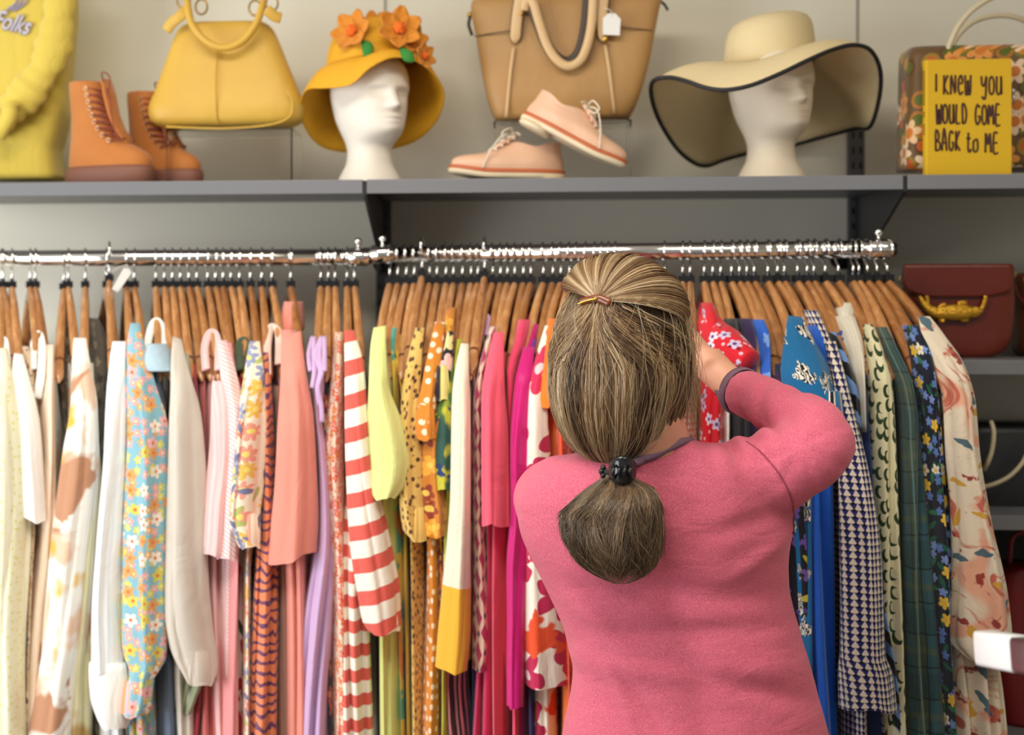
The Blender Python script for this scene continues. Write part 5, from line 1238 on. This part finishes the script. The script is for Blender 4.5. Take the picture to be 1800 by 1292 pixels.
def fleece():
    N=NT('heather_pink_fleece'); oc=N.obj()
    n1=N.noise(oc,620,4,.75); n2=N.noise(N.mapp(oc,(1,1,3)),200,3,.6)
    c=N.ramp(n1,[(.32,rgb(186,76,100)),(.52,rgb(214,104,128)),(.70,rgb(236,146,160))])
    c=N.mix(N.m_('MULTIPLY',n2,.35),c,rgb(206,92,118))
    N.bump(n1,.35,.0016); N.bump(N.noise(N.mapp(oc,(1,1,2.2)),13,3,.5,.6),.35,.010)
    m=N.done(c,.95); N.b.inputs['Sheen Weight'].default_value=.45; N.b.inputs['Sheen Roughness'].default_value=.5; N.put(N.b.inputs['Sheen Tint'],c4(rgb(250,190,200)))
    N.b.inputs['Specular IOR Level'].default_value=.15
    return m
M_fleece=fleece(); M_trim=plain('mauve_grey_binding',rgb(122,92,110),.9,bump=(700,.3,.001))
Y0=2.17
T_rows=[ # py xl xr Yc halfdepth
 (768,1108,1212,2.135,.050),(778,1092,1240,2.14,.062),(790,1054,1300,2.15,.075),(802,1000,1352,2.155,.083),(818,952,1380,2.16,.092),(845,920,1392,2.165,.100),(880,907,1394,2.17,.106),(930,912,1390,2.175,.112),(985,934,1384,2.18,.115),
 (1035,958,1388,2.185,.115),(1085,981,1400,2.185,.113),(1130,997,1412,2.185,.112),(1175,1007,1426,2.185,.112),(1215,1004,1438,2.185,.114),(1255,996,1448,2.185,.118),(1292,989,1458,2.185,.122),(1400,976,1482,2.185,.128),(1470,976,1484,2.185,.128)]
def torso(shrink=0, n=72, rn=70):
    RR=[]
    for r in hermite_rows(T_rows,rn):
        py,xl,xr,Yc,hd=r; xl+=shrink; xr-=shrink; hd-=shrink*.0008
        a=at(xl,py,Yc); b=at(xr,py,Yc); c=(a+b)/2; hw=(b.x-a.x)/2
        ring=sell(c,hw,hd,.86,n)
        # spine hollow and shoulder blades on the back (towards the camera)
        for p in ring:
            if p.y<c.y:
                u=(p.x-c.x)/hw; t=(py-800)/500
                p.y+= .006*math.exp(-(u/.12)**2)*(1-.4*abs(t-.5)) - .010*math.exp(-((abs(u)-.45)/.22)**2)*math.exp(-((py-900)/80)**2)
        RR.append(ring)
    mb=MB(); rings(mb,RR); return mb
def limb(pts, n=24):
    """pts: (px,py,Y,r)"""
    P=[tuple(at(x,y,Y))+(r,) for x,y,Y,r in pts]; Q=catmull(P,8)
    mb=MB(); tube(mb,[q[:3] for q in Q],[max(.002,q[3]) for q in Q],n); 
    blob(mb,Q[0][:3],Q[0][3],Q[0][3],Q[0][3],20,12); return mb
R_sleeve=[(1285,850,2.165,.064),(1335,840,2.15,.066),(1385,818,2.135,.060),(1426,798,2.125,.052),(1444,780,2.13,.048),(1434,756,2.15,.046),(1412,742,2.18,.0435),(1370,722,2.22,.0405),(1336,702,2.26,.0385),(1302,688,2.30,.0375)]
L_sleeve=[(990,868,2.165,.060),(968,878,2.20,.058),(985,880,2.28,.050),(1010,866,2.36,.044),(1045,820,2.40,.040),(1080,750,2.42,.036)]
sw=remesh('fleece_jumper',[torso(),limb(R_sleeve),limb(L_sleeve)],.0065,M_fleece,9)
# crumple folds in the raised sleeve and across the back
me=sw.data; nv=len(me.vertices); co=np.empty(nv*3); me.vertices.foreach_get('co',co); co=co.reshape(-1,3)
no=np.empty(nv*3); me.vertices.foreach_get('normal',no); no=no.reshape(-1,3)
A=[np.array(at(*q[:3])) for q in R_sleeve]
disp=np.zeros(nv)
el=np.array(at(1452,780,2.13))
d1=np.linalg.norm(co-el,axis=1)
# rings of folds radiating from the inner elbow
ie=np.array(at(1385,775,2.16)); v=co-ie; d2=np.linalg.norm(v,axis=1)
ang=np.arctan2(v[:,2],v[:,0])
side=np.exp(-(d2/.085)**2)*(co[:,0]>at(1290,780,2.15).x)
disp+=side*.0085*(np.abs(np.cos(ang*4+d2*34))**.7-.6)
# folds along the shoulder top
sh=np.array(at(1310,785,2.11)); v=co-sh; dd=np.linalg.norm(v*np.array([1,1,1.4]),axis=1); disp+=np.exp(-(dd/.06)**2)*.005*np.cos(v[:,0]*150+v[:,2]*60)
w0=np.array(at(1302,688,2.30)); w1=np.array(at(1440,756,2.15)); ax_=(w1-w0)/np.linalg.norm(w1-w0); q=co-w0; tt=q@ax_; rr_=np.linalg.norm(q-np.outer(tt,ax_),axis=1)
disp+=(rr_<.055)*np.exp(-((tt-.10)/.07)**2)*.0045*(np.abs(np.sin(tt*75+q[:,2]*28))**.7-.6)
# diagonal drag lines in the lower back
def fold(px0,py0,px1,py1,w_,h_):
    global disp
    a=np.array(at(px0,py0,2.06)); b=np.array(at(px1,py1,2.06)); ab=b-a; L=np.linalg.norm(ab[[0,2]]); ab=ab[[0,2]]/L
    q=co[:,[0,2]]-a[[0,2]]; t=q@ab; s=q[:,0]*(-ab[1])+q[:,1]*ab[0]
    win=1/(1+np.exp(-(t+.0)/.02))*1/(1+np.exp((t-L)/.02)); disp+=(co[:,1]<2.2)*win*h_*1.5*np.exp(-(s/w_)**2)
for f in ((1115,1225,1165,1292,.006,-.006),(1080,1200,1110,1270,.008,.005),(1010,1060,1100,1150,.014,.005),(1060,1120,1370,1110,.016,-.004),(1030,1035,1380,1060,.02,-.004),(1010,1010,1200,1100,.015,.004),(1300,1010,1392,960,.012,.005),(1250,940,1390,905,.014,-.004),(1020,1180,1400,1190,.02,.004),(1150,1160,1430,1250,.015,-.004)): fold(*f)
co+=no*disp[:,None]; me.vertices.foreach_set('co',co.ravel()); me.update()

# body (continuous): head, neck, torso, arms, hands, legs
def handmesh(W, K, palmn, curl, side=1, sc=1.0):
    """W wrist, K knuckle centre, palmn palm facing normal"""
    W=Vector(W); K=Vector(K); f=(K-W).normalized(); n=Vector(palmn); n=(n-f*n.dot(f)).normalized(); s=f.cross(n)*side
    out=[]
    m=MB(); L=(K-W).length
    RR=[]
    for t,w_,h_ in((-.25,.026,.019),(0,.027,.018),(.3,.034,.017),(.7,.041,.0155),(1,.041,.013),(1.12,.036,.009)):
        RR.append(sell(W+f*(L*t),w_*sc,h_*sc,.85,20,s,n))
    rings(m,RR); out.append(m)
    for i,(o_,l_) in enumerate(((.030,.070),(.010,.078),(-.011,.072),(-.031,.056))):
        m=MB(); p=K+s*(o_*sc)-f*.006; d=f.copy(); pts=[p]
        for j,(seg,c_) in enumerate(zip((.46,.31,.23),curl)):
            ax=s.copy(); d=(Quaternion(s, c_*(1 if side>0 else -1)*1.0)@d) if True else d
            p=p+d*(l_*seg*sc); pts.append(p)
        Q=catmull([tuple(q) for q in pts],4); k=len(Q)
        tube(m,Q,list(np.interp(np.linspace(0,1,k),[0,.4,.8,1],[.0092,.0085,.0075,.0055])),12); blob(m,Q[-1],.0058,.0058,.0058,10,8); out.append(m)
    m=MB(); p0=W+f*(L*.25)+s*(.026*sc); p1=p0+(f*.6+s*.5+n*.5).normalized()*.035; p2=p1+(f*.9+n*.5).normalized()*.030; p3=p2+(f*.8+n*.7-s*.2).normalized()*.022
    Q=catmull([tuple(q) for q in(p0,p1,p2,p3)],4); k=len(Q); tube(m,Q,list(np.interp(np.linspace(0,1,k),[0,.5,1],[.0135,.0105,.007])),12); out.append(m)
    return out
body=[torso(14,48,40)]
def shr(L,d): return [(x,y,Y,r-d) for x,y,Y,r in L]
RA=shr(R_sleeve,.012)[:-2]+[(1336,702,2.26,.0285),(1300,688,2.30,.0290),(1272,664,2.325,.0275),(1240,634,2.345,.0290)]
body.append(limb(RA))
LA=shr(L_sleeve,.012)+[(1085,700,2.43,.026)]
body.append(limb(LA))
body+=handmesh(at(1244,636,2.34),at(1204,584,2.395),(-.8,.5,.1),(.35,.7,.6),1)
body+=handmesh(at(1085,700,2.43),at(1092,640,2.50),(.6,.6,-.1),(.35,.7,.6),-1)
m=MB(); tube(m,[at(1150,820,2.15),at(1146,780,2.13),at(1128,730,2.10),at(1112,690,2.09)],[.070,.056,.056,.06],24); body.append(m)
hd=head_rings(sc=1.0,feat=.8)[30:]     # keep the part above the neck
Mh=Matrix.Translation(at(1100,742,2.12))@Matrix.Rotation(math.radians(172),4,'Z')@Matrix.Rotation(math.radians(12),4,'X')@Matrix.Translation((0,0,-.10))
m=MB(); rings(m,[[Mh@p for p in r] for r in hd]); body.append(m)
hipz=at(1200,1460,2.185).z
for sg in(-1,1):
    m=MB(); cx=at(1230,1400,2.185).x; 
    tube(m,[(cx+sg*.09,2.185,hipz+.02),(cx+sg*.095,2.185,hipz-.10),(cx+sg*.09,2.17,.46),(cx+sg*.09,2.19,.10),(cx+sg*.09,2.19,.03)],[.10,.088,.058,.040,.038],20)
    tube(m,[(cx+sg*.09,2.14,.03),(cx+sg*.095,2.22,.028),(cx+sg*.10,2.33,.02)],[.036,.038,.026],16); body.append(m)
pb=remesh('person',body,.0045,M_skin,4)
tag(pb,'person with grey blonde ponytail in a pink fleece jumper reaching into the clothes','person')
zf=min(v.co.z for v in pb.data.vertices)
sw.parent=pb; sw.name='fleece_jumper'
# nails on the right hand are folded out of sight; trousers and shoes reach the floor
trm=[]
m=MB(); cx=at(1230,1400,2.185).x
rr=[]
for z,hx,hy in((hipz+.06,.200,.118),(hipz,.205,.125),(hipz-.09,.205,.125)): rr.append(sell(Vector((cx,2.185,z)),hx,hy,.85,48))
rings(m,rr); trm.append(m)
for sg in(-1,1):
    m=MB(); tube(m,[(cx+sg*.098,2.185,hipz-.03),(cx+sg*.10,2.18,.46),(cx+sg*.095,2.19,.08)],[.108,.078,.066],24); trm.append(m)
tr=remesh('trousers',trm,.012,plain('dark_denim',rgb(40,46,66),.85,bump=(500,.2,.001)),6,parent=pb)
for sg in(-1,1):
    m=MB(); slc=[sell(Vector((cx+sg*.097,2.22,z)),w_,l_,.8,32) for z,w_,l_ in((.001,.045,.145),(.02,.048,.15),(.06,.046,.14),(.09,.042,.08))]
    rings(m,slc); build('shoe',m,plain('black_shoe',(.02,.02,.022),.5),pb)
# cuff and neck bindings
def ringtube(c,nrm,rx,ry,rad,mat,name,parent,up=(0,0,1)):
    n_=Vector(nrm).normalized(); u=(Vector(up)-n_*Vector(up).dot(n_)).normalized(); v_=n_.cross(u)
    mb=MB(); tube(mb,[Vector(c)+u*(ry*math.cos(t))+v_*(rx*math.sin(t)) for t in [2*PI*k/48 for k in range(48)]],rad,10,closed=True); return build(name,mb,mat,parent)
ca_=at(1302,688,2.30); cb=at(1336,702,2.26)
mb=MB(); dv=(ca_-cb).normalized()
tube(mb,[ca_-dv*.006,ca_-dv*.004,ca_+dv*.006,ca_+dv*.008,ca_+dv*.006,ca_-dv*.02],[.0372,.0392,.0388,.0372,.0345,.0335],32,cap=False); build('cuff_binding',mb,M_trim,sw)
ca2=at(1080,750,2.42); cb2=at(1045,820,2.40); dv=(ca2-cb2).normalized()
mb=MB(); tube(mb,[ca2-dv*.006,ca2+dv*.006,ca2+dv*.008],[.038,.0385,.035],24,cap=False); build('cuff_binding',mb,M_trim,sw)
bvh=BVHTree.FromObject(sw, bpy.context.evaluated_depsgraph_get())
def onj(px,py,lift=.001):
    d=ray(px,py).normalized(); h=bvh.ray_cast(Vector((0,0,CAMZ)),d)
    return h[0]-d*lift if h[0] else None
nk=[(onj(x,y,.001) or at(x,y,2.08)) for x,y in ((1112,812),(1130,807),(1150,800),(1170,790),(1188,781),(1200,776))]+[at(1212,774,2.13),at(1200,768,2.18),at(1150,765,2.21),at(1105,768,2.17)]
mb=MB(); tube(mb,catmull([tuple(p) for p in nk],8,True),.0075,12,closed=True,flat=.8); build('neck_binding',mb,M_trim,sw)
seam=[onj(float(x),float(y),.0003) for x,y in catmull(((1312,776),(1334,792),(1356,815),(1374,840),(1388,870),(1395,900),(1396,925),(1392,938)),8)]
seam=[p for p in seam if p]
if len(seam)>3:
    mb=MB(); tube(mb,seam,.0012,8); build('armhole_seam',mb,plain('dark_pink_seam',rgb(150,64,84),.9),sw)
# ------------------------------------------------------------------ hair
def hairmat(name,stops,rough=.42):
    N=NT(name); u=N.xyz(N.uv()); 
    c=N.ramp(u[0],stops); m=N.done(c,rough); N.b.inputs['Specular IOR Level'].default_value=.45
    N.b.inputs['Anisotropic'].default_value=.5; return m
hs=[(0,rgb(58,42,30)),(.25,rgb(114,84,58)),(.5,rgb(156,124,88)),(.75,rgb(190,164,126)),(1,rgb(220,204,176))]
M_hair=hairmat('grey_blonde_hair',hs); M_hair2=hairmat('dark_blonde_ponytail_hair',[(0,rgb(60,44,34)),(.4,rgb(96,76,56)),(.75,rgb(130,106,80)),(1,rgb(180,160,130))])
# hull of the hair seen from behind: (py, xl, xr, depth of the back half)
HY_=2.115
HR=[(455,1052,1086,.010),(462,1038,1108,.032),(478,1026,1140,.056),(505,1008,1170,.078),(540,984,1194,.092),(580,971,1207,.100),(630,966,1213,.103),(680,966,1211,.100),(720,972,1201,.092),(755,984,1188,.080),(785,1003,1164,.060),(805,1028,1134,.042),(822,1060,1106,.022),(832,1070,1098,.016)]
HRa=hermite_rows(HR,120)
_py=[r[0] for r in HRa]
def hull(py,th,k=1.0,front=False):
    """point on the hair hull; th 0 = straight towards the camera, +-pi/2 the sides"""
    xl=np.interp(py,_py,[r[1] for r in HRa]); xr=np.interp(py,_py,[r[2] for r in HRa]); d=np.interp(py,_py,[r[3] for r in HRa])
    a=at(xl,py,HY_); b=at(xr,py,HY_); c=(a+b)/2; hw=(b.x-a.x)/2
    return Vector((c.x+hw*k*math.sin(th), HY_-(d if math.cos(th)>0 else .085*min(1,d/.09))*k*math.cos(th), c.z))
# base cap under the strands
RRh=[]
for py in np.linspace(458,832,60):
    RRh.append([hull(py,PI+2*PI*k/72*-1,.93) for k in range(72)])
mb=MB(); rings(mb,RRh)
# streaky base
N=NT('hair_base'); g=N.noise(N.mapp(N.obj(),(1,1,.06)),260,4,.7); M_base=N.done(N.ramp(g,[(.3,rgb(62,46,34)),(.6,rgb(110,88,62)),(.8,rgb(150,126,92))]),.6); N.bump(g,.8,.003)
build('hair',mb,M_base,pb)
def strands(name, curves, rad, mat, parent, cols):
    """curves: list of (k,3) arrays ; 3 sided tapering tubes, one mesh"""
    V=[];Fc=[];U=[];n0=0
    for C_,cv,r in zip(curves,cols,rad):
        C_=np.asarray(C_,float); k=len(C_); T=np.gradient(C_,axis=0); T/=np.linalg.norm(T,axis=1)[:,None]+1e-9
        ref=np.array([0.3,1,.2]); X=np.cross(T,ref); X/=np.linalg.norm(X,axis=1)[:,None]+1e-9; Z=np.cross(T,X)
        rr=r*np.clip(np.minimum(1,np.linspace(1.15,.0,k)*2.2+.12),.12,1)[:,None]
        ring=np.stack([C_+rr*X, C_+rr*(-.5*X+.87*Z), C_+rr*(-.5*X-.87*Z)],1).reshape(-1,3)
        V.append(ring); U.append(np.full((k*3,2),cv))
        i=np.arange(k-1)[:,None]*3; 
        for a_,b_ in((0,1),(1,2),(2,0)):
            Fc.append(np.concatenate([i+a_,i+b_,i+3+b_,i+3+a_],1)+n0)
        n0+=k*3
    V=np.concatenate(V); Fc=np.concatenate(Fc); U=np.concatenate(U)
    me=bpy.data.meshes.new(name); me.vertices.add(len(V)); me.vertices.foreach_set('co',V.astype(np.float32).ravel())
    me.loops.add(len(Fc)*4); me.loops.foreach_set('vertex_index',Fc.astype(np.int32).ravel())
    me.polygons.add(len(Fc)); me.polygons.foreach_set('loop_start',(np.arange(len(Fc))*4).astype(np.int32)); me.polygons.foreach_set('loop_total',np.full(len(Fc),4,np.int32))
    me.update(calc_edges=True); me.validate()
    l=me.uv_layers.new(name='UVMap'); l.data.foreach_set('uv',U[Fc.ravel()].astype(np.float32).ravel())
    me.polygons.foreach_set('use_smooth',[True]*len(me.polygons)); me.materials.append(mat)
    o=bpy.data.objects.new(name,me); COL.objects.link(o); o.parent=parent; return o
CL=(1047,530)                      # the small clip
def th_of(px,py):
    xl=np.interp(py,_py,[r[1] for r in HRa]); xr=np.interp(py,_py,[r[2] for r in HRa]); return math.asin(max(-1,min(1,(2*px-xl-xr)/(xr-xl))))
R_=random.Random(3)
cur=[];col=[];rad=[]
def clump(seed,th): return .5+.5*math.sin(th*23+seed)*math.sin(th*9.3+1.7)
# falling hair: clip and crown to the tie
thc=th_of(*CL)
for i in range(5200):
    th=R_.uniform(-1.75,1.75); k=1+R_.uniform(-.035,.02)
    kind=R_.random()
    ys=R_.uniform(522,560) if kind<.62 else R_.uniform(560,640)+abs(th)*10
    if abs(th)>1.25: ys=R_.uniform(500,590)
    wv=R_.uniform(.002,.011); ph=R_.uniform(0,6.28); pts=[]
    ng=round(th*10)/10; tight=R_.uniform(.35,.95); kx=R_.uniform(-.04,.04)*R_.random()**2
    for j in range(15):
        t=j/14; py=ys+(828+R_.uniform(-3,3)*0-ys)*t
        conv=ss(t*2.4) if kind<.62 else 1
        a=thc+(th-thc)*(.12+.88*conv)
        a=a+(ng-a)*tight*ss(t*1.5-.1)*.6+wv*4*math.sin(t*5+ph)+kx*6*t*(1-t)
        kk=k*(1-.05*min(1,abs(th-ng)*20)**2*ss(t*2))*(1+.012*math.sin(th*26+t*3))
        kk*= (1.0-.05*math.exp(-t*14)) if kind<.62 else .968
        pts.append(hull(py,a,kk))
    cur.append(pts); rad.append(R_.uniform(.00035,.0007))
    g=.40+.20*math.sin(th*11+1)+.16*math.sin(ng*57)+.12*math.sin(th*67)+R_.uniform(-.30,.36)
    if th>.15: g-=.14
    col.append((max(0,min(1,g)),.5))
# swept up hair over the crown to the clip
cc=hull(530,thc,1.02); ctr=Vector((hull(560,0).x,HY_,at(1095,560,HY_).z))
for i in range(2600):
    q=R_.random()
    # target on the dome silhouette or the front
    a=R_.uniform(-1.12,1.7)      # direction angle in view: 0 = up
    L_=R_.uniform(.75,1.0)
    pe=R_.uniform(462,475) if abs(a)<.5 else 0
    # end point: around the rim of the dome, slightly in front
    ex=1082+ (112 if a>0 else 93)*math.sin(a)-10*math.cos(a)**2; ey=560-102*math.cos(a)
    if a<-.4: ey=min(ey,560)
    if a>1.2: ex+=8
    dep=R_.uniform(-.6,.5)
    e=at(ex,ey,HY_); e.y=HY_+.02+.05*dep
    v1=(cc-ctr); v2=(e-ctr)
    pts=[]
    up=R_.uniform(.0,.016)
    for j in range(12):
        t=j/11; 
        q1=v1.normalized(); q2=v2.normalized(); om=math.acos(max(-1,min(1,q1.dot(q2)))); so=math.sin(om) or 1
        d=(q1*math.sin((1-t)*om)+q2*math.sin(t*om))/so
        ln=v1.length*(1-t)+v2.length*t
        p=ctr+d*(ln*(1+(.06+up)*math.sin(PI*min(1,t*1.15))))
        pts.append(p)
    cur.append(pts); rad.append(R_.uniform(.00035,.00065)); col.append((max(0,min(1,.50+.2*math.sin(a*19)+R_.uniform(-.25,.28))),.5))
# side hair over the right cheek
for i in range(500):
    x0=R_.uniform(1170,1216); y0=R_.uniform(500,600); x1=R_.uniform(1168,1232); y1=R_.uniform(690,800); Y_=R_.uniform(2.11,2.20); b_=R_.uniform(-14,16)
    pts=[]
    for j in range(12):
        t=j/11; pts.append(at(x0+(x1-x0)*t+b_*math.sin(PI*t)+6*math.sin(t*7+i), y0+(y1-y0)*t, Y_))
    cur.append(pts); rad.append(R_.uniform(.0002,.00038)); col.append((R_.uniform(.35,.95),.5))
# fly-aways
for i in range(150):
    th=R_.uniform(-1.5,1.5); ys=R_.uniform(470,760); pts=[]; ln=R_.uniform(60,200); o_=R_.uniform(1.0,1.07); dth=R_.uniform(-.5,.5)
    for j in range(12):
        t=j/11; pts.append(hull(min(826,ys+ln*t),th+dth*t,1+(o_-1)*math.sin(PI*t)+.01))
    cur.append(pts); rad.append(.00022); col.append((R_.uniform(.5,1),.5))
ho=strands('hair_strands',cur,rad,M_hair,pb,col); ho['kind']='stuff'
# ---- ponytail
PR=hermite_rows([(822,1068,1104,.014),(840,1060,1112,.018),(858,1034,1148,.030),(880,1010,1158,.042),(908,988,1160,.050),(940,991,1160,.054),(965,1002,1158,.052),(990,1018,1152,.045),(1006,1038,1138,.034),(1017,1058,1120,.022),(1025,1078,1104,.008)],60)
pp=[r[0] for r in PR]; PY=2.035
def ptail(py,th,k=1.0):
    xl=np.interp(py,pp,[r[1] for r in PR]); xr=np.interp(py,pp,[r[2] for r in PR]); d=np.interp(py,pp,[r[3] for r in PR])
    Yc=2.062-.018*ss((py-825)/60); a=at(xl,py,Yc); b=at(xr,py,Yc); c=(a+b)/2
    return Vector((c.x+(b.x-a.x)/2*k*math.sin(th), Yc-(d if math.cos(th)>0 else .02)*k*math.cos(th), c.z))
RRp=[[ptail(py,PI-2*PI*k/48,.86) for k in range(48)] for py in np.linspace(823,1004,40)]
N=NT('ponytail_base'); g=N.noise(N.mapp(N.obj(),(1,1,.1)),240,4,.7); M_pb=N.done(N.ramp(g,[(.35,rgb(50,38,28)),(.6,rgb(84,66,48)),(.8,rgb(116,94,68))]),.6); N.bump(g,.8,.003)
mb=MB(); rings(mb,RRp); build('ponytail',mb,M_pb,pb)
cur=[];col=[];rad=[]
for i in range(3600):
    th=R_.uniform(-1.9,1.9); ye=R_.uniform(900,1022) if R_.random()<.4 else R_.uniform(985,1026); k=1+R_.uniform(-.09,.03); gq=round(th*6)/6; th=th+(gq-th)*R_.uniform(0,.6); ye+=10*math.sin(gq*37); ye=min(ye,1026-R_.random()*10); cl=(.35*math.sin(gq*23)+R_.uniform(-.4,.4)*R_.random()); fz=R_.uniform(0,.20)*R_.random() if ye<985 else R_.uniform(0,.02)
    pts=[]; ys=R_.uniform(824,832)
    for j in range(14):
        t=j/13; py=ys+(ye-ys)*t
        pts.append(ptail(py,th+cl*t*t+.06*math.sin(t*6+i),k*(1+fz*t*t*t)*(1+.03*math.sin(gq*31+t*5))))
    cur.append(pts); rad.append(R_.uniform(.00035,.00065)); col.append((max(0,min(1,.38+.18*math.sin(th*11)+R_.uniform(-.3,.34))),.5))
for i in range(520):   # curly ends poking out
    th=R_.uniform(-1.7,1.7); ys=R_.uniform(850,1000); pts=[]; r0=R_.uniform(.0,.22)*R_.random(); dth=R_.uniform(-1.1,1.1)
    for j in range(12):
        t=j/11; pts.append(ptail(min(1024,ys+60*t),th+dth*t,1+r0*t*t))
    cur.append(pts); rad.append(.00028); col.append((R_.uniform(.3,1),.5))
po=strands('ponytail_strands',cur,rad,M_hair2,pb,col); po['kind']='stuff'
# ---- clips
M_tort=plain('tortoiseshell',rgb(112,52,22),.2); M_clawm=plain('black_claw_plastic',(.012,.012,.014),.15)
P3=[hull(y,th_of(x,y),1.035) for x,y in ((1018,533),(1034,527),(1050,526),(1068,534))]
mb=MB(); tube(mb,catmull([tuple(p) for p in P3],8),[.002]+[.0058]*23+[.002],12,flat=.5,up=(0,-1,0)); bar=build('barrette',mb,M_tort,pb)
mb=MB(); P3=[hull(y,th_of(x,y),1.06) for x,y in ((1016,535),(1030,529),(1044,526))]; tube(mb,catmull([tuple(p) for p in P3],6),.0016,8); blob(mb,hull(526,th_of(1045,526),1.07),.0035,.003,.003,10,8); build('clasp',mb,M_gold,bar)
def pj(x,y,Y): return at(x,y,Y)
mb=MB(); 
for s_,(xa,xb) in ((0,(1074,1116)),):
    RR4=[]
    for i in range(9):
        t=i/8; x=1070+48*t; hh=.0205*math.sqrt(max(.05,1-(2*t-1.0)**2*.75)); c=at(x,826,2.028+.016*(2*t-1)**2)
        RR4.append(sell(c,.0055,hh,.8,18,Vector((0,1,0)),Vector((0,0,1))))
    rings(mb,RR4)
hc=build('claw_clip',mb,M_clawm,pb)
for i in range(4):
    mb=MB(); x=1080+i*10; tube(mb,catmull([at(x,818,2.026),at(x-2,828,2.018),at(x-1,838,2.026),at(x,843,2.04)],6),[.0024]*18+[.0012],8); build('claw_tooth',mb,M_clawm,hc)
mb=MB(); tube(mb,[ptail(829,2*PI*k/32,1.12) for k in range(32)],.0035,8,closed=True); hb=build('hair_band',mb,plain('black_elastic',(.015,.014,.014),.8),pb)
for x,y in((1060,822),(1060,836),(1057,829)):
    mb=MB(); c=at(x,y,2.035); blob(mb,c,.0042,.0042,.0042,12,8); build('bead',mb,M_clawm,hb)
